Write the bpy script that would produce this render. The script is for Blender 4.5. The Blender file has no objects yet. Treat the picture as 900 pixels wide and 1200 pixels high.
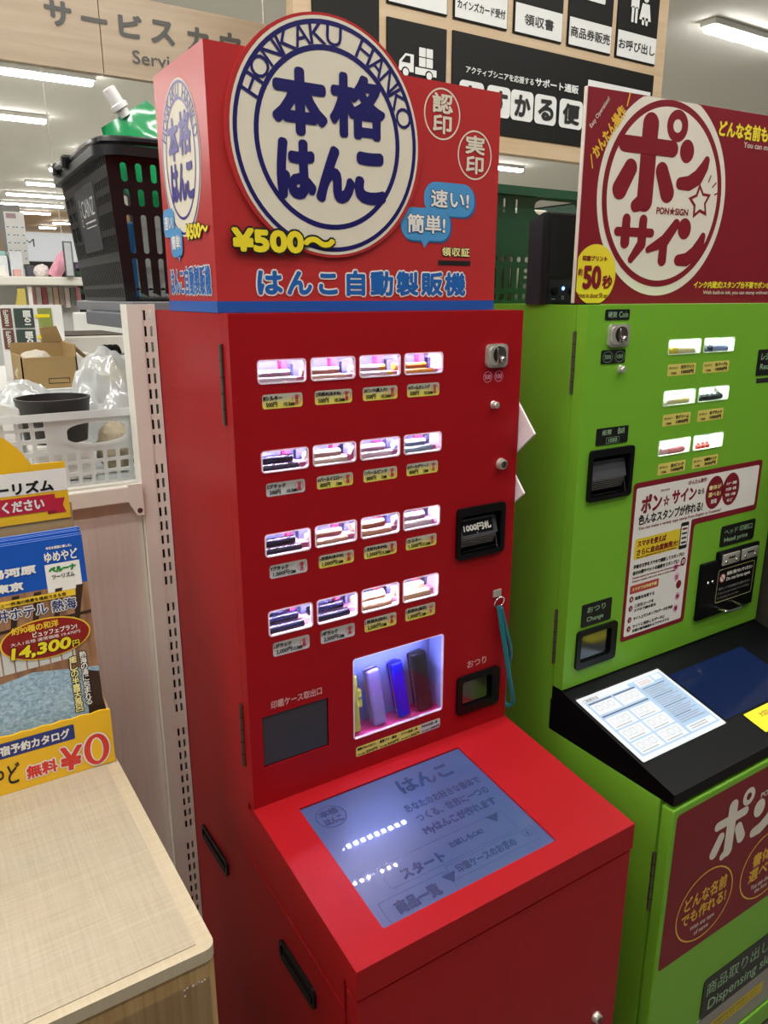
import bpy, bmesh, math, random
from mathutils import Vector, Matrix
random.seed(7)
S = bpy.context.scene
COL = S.collection
PI = math.pi

# ------------------------------------------------------------------ camera
cd = bpy.data.cameras.new('camera'); cam = bpy.data.objects.new('camera', cd); COL.objects.link(cam)
S.camera = cam
cd.sensor_fit = 'VERTICAL'; cd.sensor_height = 36.0; cd.lens = 897.55 / 1200 * 36.0
cd.clip_start = 0.02; cd.clip_end = 200
pi_, ya_, ro_ = map(math.radians, (15.7135, 32.8021, -0.0127))
fw = Vector((math.sin(ya_) * math.cos(pi_), math.cos(ya_) * math.cos(pi_), -math.sin(pi_)))
rt = Vector((math.cos(ya_), -math.sin(ya_), 0)); up = rt.cross(fw)
rt, up = math.cos(ro_) * rt + math.sin(ro_) * up, -math.sin(ro_) * rt + math.cos(ro_) * up
cam.matrix_world = Matrix(((rt.x, up.x, -fw.x, -0.3736), (rt.y, up.y, -fw.y, -0.9432), (rt.z, up.z, -fw.z, 1.6084), (0, 0, 0, 1)))

# ------------------------------------------------------------------ world and exposure
w = bpy.data.worlds.new('store_ambient'); S.world = w; w.use_nodes = True
w.node_tree.nodes['Background'].inputs[0].default_value = (0.94, 0.94, 0.93, 1)
w.node_tree.nodes['Background'].inputs[1].default_value = 0.125
S.view_settings.view_transform = 'Standard'; S.view_settings.look = 'None'
S.view_settings.exposure = 0.0; S.view_settings.gamma = 1.0; S.view_settings.use_curve_mapping = False
S.cycles.sample_clamp_indirect = 4.0
LIGHT = 32.0          # radiance of the ceiling strips

# ------------------------------------------------------------------ materials
def lin(h):
    h = h.lstrip('#'); o = []
    for i in (0, 2, 4):
        c = int(h[i:i + 2], 16) / 255
        o.append(c / 12.92 if c <= .04045 else ((c + .055) / 1.055) ** 2.4)
    return o
MATS = {}
def mat(name, hx, rough=.5, metal=0., spec=.5, emit=None, es=0., var=.05, nscale=25., bump=0., bscale=300., coat=0., trans=0., sss=0., sampling=None):
    if name in MATS: return MATS[name]
    m = bpy.data.materials.new(name); m.use_nodes = True; nt = m.node_tree; N = nt.nodes; L = nt.links
    b = N['Principled BSDF']; c = lin(hx)
    b.inputs['Roughness'].default_value = rough; b.inputs['Metallic'].default_value = metal
    b.inputs['Specular IOR Level'].default_value = spec
    b.inputs['Coat Weight'].default_value = coat; b.inputs['Coat Roughness'].default_value = .03
    if trans: b.inputs['Transmission Weight'].default_value = trans
    tc = N.new('ShaderNodeTexCoord')
    nz = N.new('ShaderNodeTexNoise'); nz.inputs['Scale'].default_value = nscale; nz.inputs['Detail'].default_value = 3
    L.new(tc.outputs['Object'], nz.inputs['Vector'])
    mx = N.new('ShaderNodeMix'); mx.data_type = 'RGBA'
    mx.inputs[6].default_value = [min(1, x * (1 - var)) for x in c] + [1]
    mx.inputs[7].default_value = [min(1, x * (1 + var)) for x in c] + [1]
    L.new(nz.outputs['Fac'], mx.inputs[0]); L.new(mx.outputs[2], b.inputs['Base Color'])
    if bump:
        n2 = N.new('ShaderNodeTexNoise'); n2.inputs['Scale'].default_value = bscale; n2.inputs['Detail'].default_value = 2
        L.new(tc.outputs['Object'], n2.inputs['Vector'])
        bp = N.new('ShaderNodeBump'); bp.inputs['Strength'].default_value = bump; bp.inputs['Distance'].default_value = .001
        L.new(n2.outputs['Fac'], bp.inputs['Height']); L.new(bp.outputs['Normal'], b.inputs['Normal'])
    if emit:
        b.inputs['Emission Color'].default_value = lin(emit) + [1]; b.inputs['Emission Strength'].default_value = es
        if sampling: m.cycles.emission_sampling = sampling
    MATS[name] = m; return m
def wood(name, h1, h2, axis=(1, 12, 12), rough=.5, scale=6., coat=0., weave=0.):
    m = bpy.data.materials.new(name); m.use_nodes = True; nt = m.node_tree; N = nt.nodes; L = nt.links
    b = N['Principled BSDF']; b.inputs['Roughness'].default_value = rough; b.inputs['Coat Weight'].default_value = coat
    tc = N.new('ShaderNodeTexCoord'); mp = N.new('ShaderNodeMapping'); mp.inputs['Scale'].default_value = axis
    nz = N.new('ShaderNodeTexNoise'); nz.inputs['Scale'].default_value = scale; nz.inputs['Detail'].default_value = 6; nz.inputs['Distortion'].default_value = .6
    L.new(tc.outputs['Object'], mp.inputs[0]); L.new(mp.outputs[0], nz.inputs['Vector'])
    fac = nz.outputs['Fac']
    if weave:
        mp2 = N.new('ShaderNodeMapping'); mp2.inputs['Scale'].default_value = (axis[1], axis[0], axis[2])
        nz2 = N.new('ShaderNodeTexNoise'); nz2.inputs['Scale'].default_value = scale; nz2.inputs['Detail'].default_value = 5
        L.new(tc.outputs['Object'], mp2.inputs[0]); L.new(mp2.outputs[0], nz2.inputs['Vector'])
        mm = N.new('ShaderNodeMix'); mm.data_type = 'FLOAT'; mm.inputs[0].default_value = weave
        L.new(fac, mm.inputs[2]); L.new(nz2.outputs['Fac'], mm.inputs[3]); fac = mm.outputs[0]
    cr = N.new('ShaderNodeValToRGB'); cr.color_ramp.elements[0].position = .3; cr.color_ramp.elements[1].position = .7
    cr.color_ramp.elements[0].color = lin(h1) + [1]; cr.color_ramp.elements[1].color = lin(h2) + [1]
    L.new(fac, cr.inputs[0]); L.new(cr.outputs[0], b.inputs['Base Color'])
    return m
def gradient_print(name, htop, hbot, rough=.35):          # a label printed with a vertical two-tone wash
    m = bpy.data.materials.new(name); m.use_nodes = True; nt = m.node_tree; N = nt.nodes; L = nt.links
    b = N['Principled BSDF']; b.inputs['Roughness'].default_value = rough
    tc = N.new('ShaderNodeTexCoord'); sx = N.new('ShaderNodeSeparateXYZ'); cr = N.new('ShaderNodeValToRGB')
    cr.color_ramp.elements[0].position = .25; cr.color_ramp.elements[1].position = .8
    cr.color_ramp.elements[0].color = lin(hbot) + [1]; cr.color_ramp.elements[1].color = lin(htop) + [1]
    L.new(tc.outputs['Generated'], sx.inputs[0]); L.new(sx.outputs[2], cr.inputs[0]); L.new(cr.outputs[0], b.inputs['Base Color'])
    return m
def clear(name, tint='#ffffff', gloss=.08, rough=.02):      # thin clear plastic or glass
    m = bpy.data.materials.new(name); m.use_nodes = True; nt = m.node_tree; N = nt.nodes; L = nt.links
    for n in list(N): N.remove(n)
    o = N.new('ShaderNodeOutputMaterial'); t = N.new('ShaderNodeBsdfTransparent'); t.inputs[0].default_value = lin(tint) + [1]
    g = N.new('ShaderNodeBsdfGlossy'); g.inputs['Roughness'].default_value = rough; mx = N.new('ShaderNodeMixShader')
    lw = N.new('ShaderNodeLayerWeight'); lw.inputs[0].default_value = .25
    mu = N.new('ShaderNodeMath'); mu.operation = 'MULTIPLY_ADD'; mu.inputs[1].default_value = .5; mu.inputs[2].default_value = gloss
    L.new(lw.outputs['Fresnel'], mu.inputs[0]); L.new(mu.outputs[0], mx.inputs[0])
    L.new(t.outputs[0], mx.inputs[1]); L.new(g.outputs[0], mx.inputs[2]); L.new(mx.outputs[0], o.inputs[0])
    return m
def milky(name, hx, tr=.45, see=.0, gloss=.1, rough=.25):    # translucent polypropylene / thin film
    m = bpy.data.materials.new(name); m.use_nodes = True; nt = m.node_tree; N = nt.nodes; L = nt.links
    for n in list(N): N.remove(n)
    o = N.new('ShaderNodeOutputMaterial'); d = N.new('ShaderNodeBsdfDiffuse'); t = N.new('ShaderNodeBsdfTranslucent'); g = N.new('ShaderNodeBsdfGlossy')
    tp = N.new('ShaderNodeBsdfTransparent')
    for q in (d, t): q.inputs[0].default_value = lin(hx) + [1]
    g.inputs['Roughness'].default_value = rough
    a = N.new('ShaderNodeMixShader'); a.inputs[0].default_value = tr; L.new(d.outputs[0], a.inputs[1]); L.new(t.outputs[0], a.inputs[2])
    b = N.new('ShaderNodeMixShader'); b.inputs[0].default_value = gloss; L.new(a.outputs[0], b.inputs[1]); L.new(g.outputs[0], b.inputs[2])
    c = N.new('ShaderNodeMixShader'); c.inputs[0].default_value = see; L.new(b.outputs[0], c.inputs[1]); L.new(tp.outputs[0], c.inputs[2])
    L.new(c.outputs[0], o.inputs[0]); return m

RED = mat('red_enamel', '#9c141b', rough=.36, spec=.14, bump=.05, bscale=500, var=.03)
GREEN = mat('green_enamel', '#76b230', rough=.36, spec=.26, bump=.05, bscale=500, var=.03)
BLACK = mat('black_plastic', '#09090b', rough=.35, spec=.3)
MBLACK = mat('matt_black', '#08080a', rough=.7)
GAP = mat('dark_gap', '#050304', rough=.9)
STEEL = mat('brushed_steel', '#d2cec2', rough=.34, metal=.65)
DSTEEL = mat('dull_hinge_steel', '#7d776c', rough=.42, metal=1)
CHROME = mat('chrome', '#d9d7d2', rough=.12, metal=1)
WHITE = mat('white_print', '#efebe2', rough=.5)
CREAM = mat('cream_board', '#e2d9c4', rough=.45)
NAVY = mat('navy_print', '#130d5c', rough=.4)
BOXRED = mat('red_coated_board', '#b43030', rough=.28, spec=.45, bump=.08, bscale=180, var=.03)
BLUE = mat('blue_print', '#1f63b0', rough=.35)
DBLUE = mat('bright_blue_print', '#1c56a8', rough=.35)
BUB = mat('bubble_blue_print', '#4e96cc', rough=.35)
YEL = mat('yellow_print', '#f0dc2c', rough=.4)
INK = mat('black_print', '#14120f', rough=.5)
PALEY = mat('pale_yellow_print', '#f3e9a0', rough=.45)
CRIM = mat('crimson_print', '#7e1b26', rough=.45, spec=.25)
GOLD = mat('golden_print', '#e9b93a', rough=.4)
GREY = mat('grey_print', '#8b8880', rough=.5)
PAPER = mat('white_paper', '#f1f0ec', rough=.55)
PINK = mat('hot_pink_plastic', '#f04a86', rough=.4)
PALEPINK = mat('pale_pink_tray', '#f3b0d2', rough=.4)
TRAYB = mat('blue_grey_tray', '#6d70a6', rough=.5)
LED = mat('led_chip_white', '#ffffff', emit='#f2e0ff', es=460., sampling='FRONT')
LEDB = mat('led_chip_cool', '#ffffff', emit='#a8b2ff', es=170., sampling='FRONT')
LEDG = mat('led_chip_daylight', '#ffffff', emit='#eafff4', es=230., sampling='FRONT')
LAMP = mat('lit_diffuser', '#ffffff', emit='#fdfaf6', es=LIGHT, sampling='FRONT')
HOUSING = mat('white_housing', '#dcdad2', rough=.5)
SHELFW = mat('ivory_steel', '#ebe8dc', rough=.45, var=.03)
TAGY = gradient_print('silver_to_yellow_label', '#b9b4a4', '#e8d862')
TAGS = gradient_print('silver_label', '#a8a6a0', '#d0ced2')
TAGG = mat('yellow_label', '#e2d36a', rough=.4)
WOODC = wood('counter_laminate', '#b3a488', '#c4b69b', axis=(3, 60, 3), rough=.4, scale=4, coat=.15, weave=.45)
WOODM = wood('counter_mat_weave', '#a3977f', '#b9ad98', axis=(3, 90, 3), rough=.34, scale=4, coat=.3, weave=.5)
WOODF = wood('counter_front_oak', '#a88553', '#c2a06c', axis=(90, 90, 2), rough=.45, scale=2)
WOODS = wood('sign_board_ash', '#a39078', '#b3a089', axis=(1, 8, 14), rough=.5, scale=2.2)
WOODG = wood('sign_frame_ash', '#c2a680', '#d2b998', axis=(1, 8, 14), rough=.5, scale=2.2)
PANEL = wood('shelf_back_panel_grain', '#ded3c8', '#e8ded4', axis=(60, 60, 2), rough=.55, scale=2)
KRAFT = mat('kraft_card', '#b09468', rough=.7, var=.08)
PANE = clear('clear_acrylic')
SHEETC = clear('laminate_film', gloss=.05)

# ------------------------------------------------------------------ mesh helpers
class Frame:                                             # a flat face: u to the right, v up, w out of it
    def __init__(s, o, ex, ey, en): s.o, s.ex, s.ey, s.en = Vector(o), Vector(ex).normalized(), Vector(ey).normalized(), Vector(en).normalized()
    def p(s, u, v, w=0.): return s.o + s.ex * u + s.ey * v + s.en * w
ORG = {}
class MB:
    def __init__(s): s.v = []; s.f = []; s.fm = []; s.m = []; s.sm = []
    def mi(s, m):
        if m not in s.m: s.m.append(m)
        return s.m.index(m)
    def add(s, vs, fs, m, smooth=False):
        b = len(s.v); s.v.extend(Vector(q) for q in vs); i = s.mi(m)
        for f in fs: s.f.append([b + k for k in f]); s.fm.append(i); s.sm.append(smooth)
        return s
    def poly(s, pts, m): return s.add(pts, [list(range(len(pts)))], m)
    def box(s, x0, y0, z0, x1, y1, z1, m, M=None):
        vs = [Vector((x, y, z)) for z in (z0, z1) for y in (y0, y1) for x in (x0, x1)]
        if M: vs = [M @ q for q in vs]
        return s.add(vs, [(0, 2, 3, 1), (4, 5, 7, 6), (0, 1, 5, 4), (2, 6, 7, 3), (0, 4, 6, 2), (1, 3, 7, 5)], m)
    def bbox(s, x0, y0, z0, x1, y1, z1, m, bev=.003, seg=2, M=None):
        bm = bmesh.new(); bmesh.ops.create_cube(bm, size=1)
        for q in bm.verts: q.co = Vector(((x0 + x1) / 2 + q.co.x * (x1 - x0), (y0 + y1) / 2 + q.co.y * (y1 - y0), (z0 + z1) / 2 + q.co.z * (z1 - z0)))
        bmesh.ops.bevel(bm, geom=bm.edges[:], offset=bev, segments=seg, affect='EDGES', profile=.5)
        return s.bm(bm, m, M)
    def bm(s, bm, m, M=None, smooth=False):
        bmesh.ops.recalc_face_normals(bm, faces=bm.faces[:]); bm.verts.ensure_lookup_table()
        for i, q in enumerate(bm.verts): q.index = i
        s.add([(M @ q.co) if M else q.co.copy() for q in bm.verts], [[q.index for q in f.verts] for f in bm.faces], m, smooth); bm.free(); return s
    def prism(s, pts, ext, m):                            # closed polygon pts pushed along the vector ext
        n = len(pts); e = Vector(ext); vs = [Vector(q) for q in pts] + [Vector(q) + e for q in pts]
        return s.add(vs, [list(range(n))[::-1], list(range(n, 2 * n))] + [(i, (i + 1) % n, n + (i + 1) % n, n + i) for i in range(n)], m)
    def tube(s, pts, r, m, n=8, caps=True):
        pts = [Vector(q) for q in pts]; rs = r if isinstance(r, (list, tuple)) else [r] * len(pts)
        vs = []; prev = None
        for i, q in enumerate(pts):
            d = (pts[min(i + 1, len(pts) - 1)] - pts[max(i - 1, 0)]).normalized()
            a = prev if prev else (Vector((0, 0, 1)) if abs(d.z) < .9 else Vector((1, 0, 0)))
            a = (a - d * a.dot(d)).normalized(); prev = a; b = d.cross(a)
            vs += [q + (a * math.cos(2 * PI * k / n) + b * math.sin(2 * PI * k / n)) * rs[i] for k in range(n)]
        fs = [(i * n + k, i * n + (k + 1) % n, (i + 1) * n + (k + 1) % n, (i + 1) * n + k) for i in range(len(pts) - 1) for k in range(n)]
        if caps: fs += [list(range(n))[::-1], list(range((len(pts) - 1) * n, len(pts) * n))]
        return s.add(vs, fs, m, True)
    def lathe(s, c, axis, prof, m, n=24, sx=1., sy=1., smooth=True):   # prof: list of (radius, height along axis)
        ax = Vector(axis).normalized(); a = Vector((0, 0, 1)) if abs(ax.z) < .9 else Vector((1, 0, 0))
        a = (a - ax * a.dot(ax)).normalized(); b = ax.cross(a); c = Vector(c); vs = []
        for r, h in prof: vs += [c + ax * h + (a * math.cos(2 * PI * k / n) * sx + b * math.sin(2 * PI * k / n) * sy) * r for k in range(n)]
        fs = [(i * n + k, i * n + (k + 1) % n, (i + 1) * n + (k + 1) % n, (i + 1) * n + k) for i in range(len(prof) - 1) for k in range(n)]
        if prof[0][0] > 0: fs.append(list(range(n))[::-1])
        if prof[-1][0] > 0: fs.append(list(range((len(prof) - 1) * n, len(prof) * n)))
        return s.add(vs, fs, m, smooth)
    # ---- flat print on a face
    def rr(s, F, u0, v0, u1, v1, m, r=.004, lift=.0004):
        return s.poly([F.p(u, v, lift) for u, v in rrect(u0, v0, u1, v1, r)], m)
    def shape(s, F, pts, m, lift=.0004): return s.poly([F.p(u, v, lift) for u, v in pts], m)
    def disc(s, F, cu, cv, ru, rv, m, lift=.0004, n=48): return s.shape(F, [(cu + ru * math.cos(2 * PI * k / n), cv + rv * math.sin(2 * PI * k / n)) for k in range(n)], m, lift)
    def ring(s, F, cu, cv, ru, rv, t, m, lift=.0004, n=56):
        vs = []
        for q in (0, t): vs += [F.p(cu + (ru - q) * math.cos(2 * PI * k / n), cv + (rv - q) * math.sin(2 * PI * k / n), lift) for k in range(n)]
        return s.add(vs, [(k, (k + 1) % n, n + (k + 1) % n, n + k) for k in range(n)], m)
    def outline(s, F, pts, t, m, lift=.0004):             # a line of width t along a closed polygon
        n = len(pts); cu = sum(q[0] for q in pts) / n; cv = sum(q[1] for q in pts) / n
        vs = [F.p(u, v, lift) for u, v in pts]
        for i in range(n):
            a, b, c = Vector(pts[i - 1]), Vector(pts[i]), Vector(pts[(i + 1) % n])
            e1 = (b - a).normalized() if (b - a).length > 1e-9 else (c - b).normalized(); e2 = (c - b).normalized() if (c - b).length > 1e-9 else e1
            nn = (Vector((-e1.y, e1.x)) + Vector((-e2.y, e2.x)))
            nn = nn.normalized() if nn.length > 1e-6 else Vector((-e1.y, e1.x))
            q = b + nn * t; vs.append(F.p(q.x, q.y, lift))
        return s.add(vs, [(k, (k + 1) % n, n + (k + 1) % n, n + k) for k in range(n)], m)
    def text(s, F, t, box, m, r=0., lift=.0008, rot=0., sp=1., slant=0., k=10, res=3):
        vs, fs = glyphs(t, sp, res)
        if not vs: return s
        u0, v0, u1, v1 = box; cu, cv = (u0 + u1) / 2, (v0 + v1) / 2; su, sv = u1 - u0 - 2 * r, v1 - v0 - 2 * r
        ca, sa = math.cos(rot), math.sin(rot)
        offs = [(0, 0)] + ([(r * math.cos(2 * PI * i / k), r * math.sin(2 * PI * i / k)) for i in range(k)] if r else [])
        for qi, (du, dv) in enumerate(offs[1:] + offs[:1]):
            P = []; lq = lift + 2e-5 * qi
            for x, y in vs:
                a = (x - .5) * su + slant * (y - .5) * sv; b = (y - .5) * sv
                P.append(F.p(cu + a * ca - b * sa + du, cv + a * sa + b * ca + dv, lq))
            s.add(P, fs, m)
        return s
    def otext(s, F, t, box, m, m2, r=0., o=.002, lift=.0008, **kw):   # text with an outline in a second colour
        u0, v0, u1, v1 = box
        s.text(F, t, (u0 - o, v0 - o, u1 + o, v1 + o), m2, r=r + o, lift=lift, **kw)
        return s.text(F, t, box, m, r=r, lift=lift + .0004, **kw)
    def vtext(s, F, t, u, vtop, size, m, m2=None, r=0., o=0., lift=.0008, pitch=1.08):
        for i, ch in enumerate(t):
            if ch == ' ': continue
            v = vtop - (i + .5) * size * pitch; h = size / 2
            if ch in '、。': continue
            (s.otext(F, ch, (u - h, v - h, u + h, v + h), m, m2, r=r, o=o, lift=lift) if m2 else s.text(F, ch, (u - h, v - h, u + h, v + h), m, r=r, lift=lift))
        return s
    def plate(s, F, outer, holes, t, m, patch=None):      # sheet of thickness t with holes cut through; front face at w=0
        vs, fs = plate_mesh(outer, holes, t)
        s.add([(patch(x, y, z) if patch else F.p(x, y, z)) for x, y, z in vs], fs, m); return s
    def build(s, name, parent=None, loc=None, bevel=0.):
        if parent is not None: o0 = ORG[parent.name]
        elif loc is not None: o0 = Vector(loc)
        else:
            xs = [q.x for q in s.v]; ys = [q.y for q in s.v]; zs = [q.z for q in s.v]
            o0 = Vector(((min(xs) + max(xs)) / 2, (min(ys) + max(ys)) / 2, min(zs)))
        me = bpy.data.meshes.new(name); me.from_pydata([q - o0 for q in s.v], [], s.f)
        for q in s.m: me.materials.append(q)
        me.polygons.foreach_set('material_index', s.fm); me.polygons.foreach_set('use_smooth', s.sm); me.update()
        o = bpy.data.objects.new(name, me); COL.objects.link(o)
        if parent is not None: o.parent = parent
        else: o.location = o0
        ORG[o.name] = o0
        if any(s.sm): 
            try: me.set_sharp_from_angle(angle=math.radians(40))
            except Exception: pass
        return o
def rrect(u0, v0, u1, v1, r, n=5):
    r = min(r, abs(u1 - u0) / 2, abs(v1 - v0) / 2); out = []
    for cu, cv, a in ((u1 - r, v1 - r, 0), (u0 + r, v1 - r, 90), (u0 + r, v0 + r, 180), (u1 - r, v0 + r, 270)):
        out += [(cu + r * math.cos(math.radians(a + 90 * i / n)), cv + r * math.sin(math.radians(a + 90 * i / n))) for i in range(n + 1)]
    return out
_G = {}
def glyphs(t, sp=1., res=3):
    key = (t, sp, res)
    if key not in _G:
        c = bpy.data.curves.new('glyph', 'FONT'); c.body = t; c.size = 1; c.resolution_u = res; c.space_character = sp
        o = bpy.data.objects.new('glyph', c); me = bpy.data.meshes.new_from_object(o)
        vs = [(q.co.x, q.co.y) for q in me.vertices]; fs = [list(p.vertices) for p in me.polygons]
        bpy.data.objects.remove(o); bpy.data.meshes.remove(me); bpy.data.curves.remove(c)
        if vs:
            x0, x1 = min(q[0] for q in vs), max(q[0] for q in vs); y0, y1 = min(q[1] for q in vs), max(q[1] for q in vs)
            dx, dy = max(x1 - x0, 1e-6), max(y1 - y0, 1e-6)
            vs = [((x - x0) / dx, (y - y0) / dy) for x, y in vs]
        _G[key] = (vs, fs)
    return _G[key]
def plate_mesh(outer, holes, t):
    c = bpy.data.curves.new('plate', 'CURVE'); c.dimensions = '2D'; c.fill_mode = 'BOTH'; c.extrude = t / 2
    for pts in [outer] + list(holes):
        sp = c.splines.new('POLY'); sp.points.add(len(pts) - 1); sp.use_cyclic_u = True
        for i, (x, y) in enumerate(pts): sp.points[i].co = (x, y, 0, 1)
    o = bpy.data.objects.new('plate', c); me = bpy.data.meshes.new_from_object(o)
    vs = [(q.co.x, q.co.y, q.co.z - t / 2) for q in me.vertices]; fs = [list(p.vertices) for p in me.polygons]
    bpy.data.objects.remove(o); bpy.data.meshes.remove(me); bpy.data.curves.remove(c)
    return vs, fs
def tag(o, label=None, cat=None, group=None, kind=None):
    if label: o['label'] = label
    if cat: o['category'] = cat
    if group: o['group'] = group
    if kind: o['kind'] = kind
    return o
def thing(name, loc, label, cat, group=None):
    o = bpy.data.objects.new(name, None); COL.objects.link(o); o.location = loc; o.empty_display_size = .1
    ORG[o.name] = Vector(loc); return tag(o, label, cat, group)
def dup(src, label=None, loc=None, rz=None, group=None):
    c = src.copy(); COL.objects.link(c)
    if loc is not None: c.location = loc
    if rz is not None: c.rotation_euler.z = rz
    if label: c['label'] = label
    if group: c['group'] = group
    for ch in [q for q in COL.objects if q.parent == src]:
        d = ch.copy(); COL.objects.link(d); d.parent = c
        for g in [q for q in COL.objects if q.parent == ch]:
            e = g.copy(); COL.objects.link(e); e.parent = d
    return c
def struct(mb, name): return tag(mb.build(name), kind='structure')
X, Y, Z = Vector((1, 0, 0)), Vector((0, 1, 0)), Vector((0, 0, 1))

# ================================================================== THE STORE HALL
FLOOR = mat('store_floor_vinyl', '#d8d4ca', rough=.3, var=.06, nscale=3)
CEIL = mat('ceiling_paint', '#e6e5dd', rough=.9, var=.02)
CEILT = wood('ceiling_wood_boards', '#dfb98a', '#ecca9c', axis=(1, 6, 1), rough=.6, scale=2)
WALLW = mat('white_wall_paint', '#f0f3f5', rough=.8, var=.02)
WALLG = mat('beige_wall_paint', '#b1aca0', rough=.8, var=.02)
struct(MB().box(-7, 1.6, -.1, 15, 28, 0, FLOOR), 'floor')
struct(MB().box(-7, -7, -.1, 15, 1.6, 0, mat('floor_painted_shade', '#6f6a62', rough=.6, var=.08, nscale=3)), 'floor')  # near floor darkened in colour to stand in for shade before the machines
struct(MB().box(-7, -7, 3.6, 15, 20, 3.75, CEIL), 'ceiling')
struct(MB().box(-7, 20, 3.6, 15, 28, 3.75, CEILT), 'ceiling')
wb = MB().box(-7, 27, 2.7, 15, 27.2, 3.6, WALLW).box(-7, 27, 0, 15, 27.2, 2.7, mat('dark_back_wall', '#4a4540', rough=.8))
FB = Frame((0, 27, 0), X, Z, -Y)
struct(wb, 'wall_back')
t = thing('store_sign', (6, 26.95, 2.72), 'far white sign band, its glow added, with a thin grey letter M', 'sign')
MB().box(3.3, 26.9, 2.72, 9.5, 26.98, 3.58, mat('sign_panel_added_glow', '#e8eef2', rough=.5, emit='#e6eef4', es=.42)).build('panel', t)  # emission added because little light reaches the far sign
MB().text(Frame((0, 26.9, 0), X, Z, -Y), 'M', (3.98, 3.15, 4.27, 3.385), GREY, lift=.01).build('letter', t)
struct(MB().box(15, -7, 0, 15.2, 28, 3.6, WALLG), 'wall_right')

# ceiling lights
def light(x0, x1, y, label):
    t = thing('ceiling_light', ((x0 + x1) / 2, y, 3.52), label, 'light', 'strip lights on the store ceiling')
    MB().bbox(x0, y - .07, 3.555, x1, y + .07, 3.6, HOUSING, .01).build('housing', t)
    MB().prism([(x0 + .02, y - .055, 3.555), (x0 + .02, y - .04, 3.52), (x0 + .02, y + .04, 3.52), (x0 + .02, y + .055, 3.555)], (x1 - x0 - .04, 0, 0), LAMP).build('diffuser', t)
seen = [(.39, 1.69, 7.3, 'nearest strip light at the far left, under the wooden service sign'),
        (.32, 1.62, 9.3, 'second strip light from the top at the left edge'),
        (-.6, .72, 11.1, 'short strip light cut by the left edge, third from the top'),
        (2.35, 3.65, 11.1, 'strip light just above the rim of the black basket, beside the hanging wire'),
        (2.28, 3.58, 12.95, 'strip light level with the handle of the black basket'),
        (2.22, 3.52, 14.8, 'strip light left of the black basket rim, below the basket handle line'),
        (2.13, 3.43, 16.6, 'far strip light left of the basket, first of two long ones'),
        (2.26, 3.56, 18.4, 'far strip light left of the basket, second of two long ones'),
        (2.86, 3.60, 20.2, 'far strip light just over the wooden part of the ceiling'),
        (4.08, 4.62, 22.7, 'tiny far strip light on the wooden ceiling, nearer of two'),
        (4.02, 4.5, 24.4, 'tiny far strip light on the wooden ceiling, farther of two'),
        (.3, 1.5, 16.6, 'far strip light at the left edge above the blue and white sign'),
        (5.17, 6.5, 3.2, 'strip light alone at the top right beside the black sign board'),
        (7.35, 8.66, 9.0, 'strip light seen in the gap between the red box and the sign board')]
for a in seen: light(*a)
for y in (1.6, 0., -.7, -1.5):  # the third row is added to brighten the upward faces
    for x in (-4.6, -2.7, -.8, 1.1, 3.0):
        if y > 1 and x > 2: continue
        light(x - .65, x + .65, y, 'unseen strip light overhead in front of the machines')
for x in (-4.6, -2.7): light(x - .65, x + .65, -3., 'added unseen strip light overhead at the front left of the machines')  # pair added out of view to brighten the green machine's side
for y in (5.4, 7.2, 9.):
    for x in (-4.6, -2.7): light(x - .65, x + .65, y, 'strip light overhead at the left of the hall')
for y in (5.4, 7.2, 9., 10.9, 12.8, 14.7, 16.6, 18.5):  # unseen lamps added to brighten the far floor and ceiling
    for x in (2.1, 4., 5.9, 7.8, 9.7, 11.6):
        if .42 * (y + .94) < x - .28 and x + 1.03 < .80 * (y + .94): light(x - .65, x + .65, y, 'added strip light hidden behind the red advertising box', )

# ------------------------------------------------------------------ hanging service sign (wooden board)
t = thing('hanging_sign', (.6, 2.02, 2.33), 'pale wooden board reading service counter, behind the red box', 'sign')
FS = Frame((0, 2.0, 0), X, Z, -Y)
m = MB().box(-.6, 2.0, 2.332, .397, 2.03, 2.58, WOODS).box(.4, 2.0, 2.332, 1.45, 2.03, 2.58, WOODS); m.build('board', t)
DG = mat('dark_grey_letters', '#4a4845', rough=.5)
m = MB()
for ch, b in (('サ', (.227, 2.453, .311, 2.527)), ('ー', (.339, 2.482, .424, 2.497)), ('ビ', (.46, 2.455, .54, 2.526)), ('ス', (.568, 2.452, .652, 2.526)),
              ('カ', (.697, 2.445, .777, 2.526)), ('ウ', (.818, 2.446, .9, 2.528)), ('ン', (.935, 2.45, 1.015, 2.52)), ('タ', (1.053, 2.445, 1.135, 2.528)), ('ー', (1.17, 2.482, 1.25, 2.497))):
    m.text(FS, ch, b, DG, r=.0035, lift=.002)
m.build('lettering', t); m = MB()
m.text(FS, 'Service Counter', (.498, 2.379, .945, 2.42), DG, r=.0006, lift=.002)
m.build('small_lettering', t)
for x in (.1, 1.0): MB().tube([(x, 2.015, 2.57), (x, 2.015, 3.6)], .003, STEEL).build('hanging_wire', t)

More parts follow.
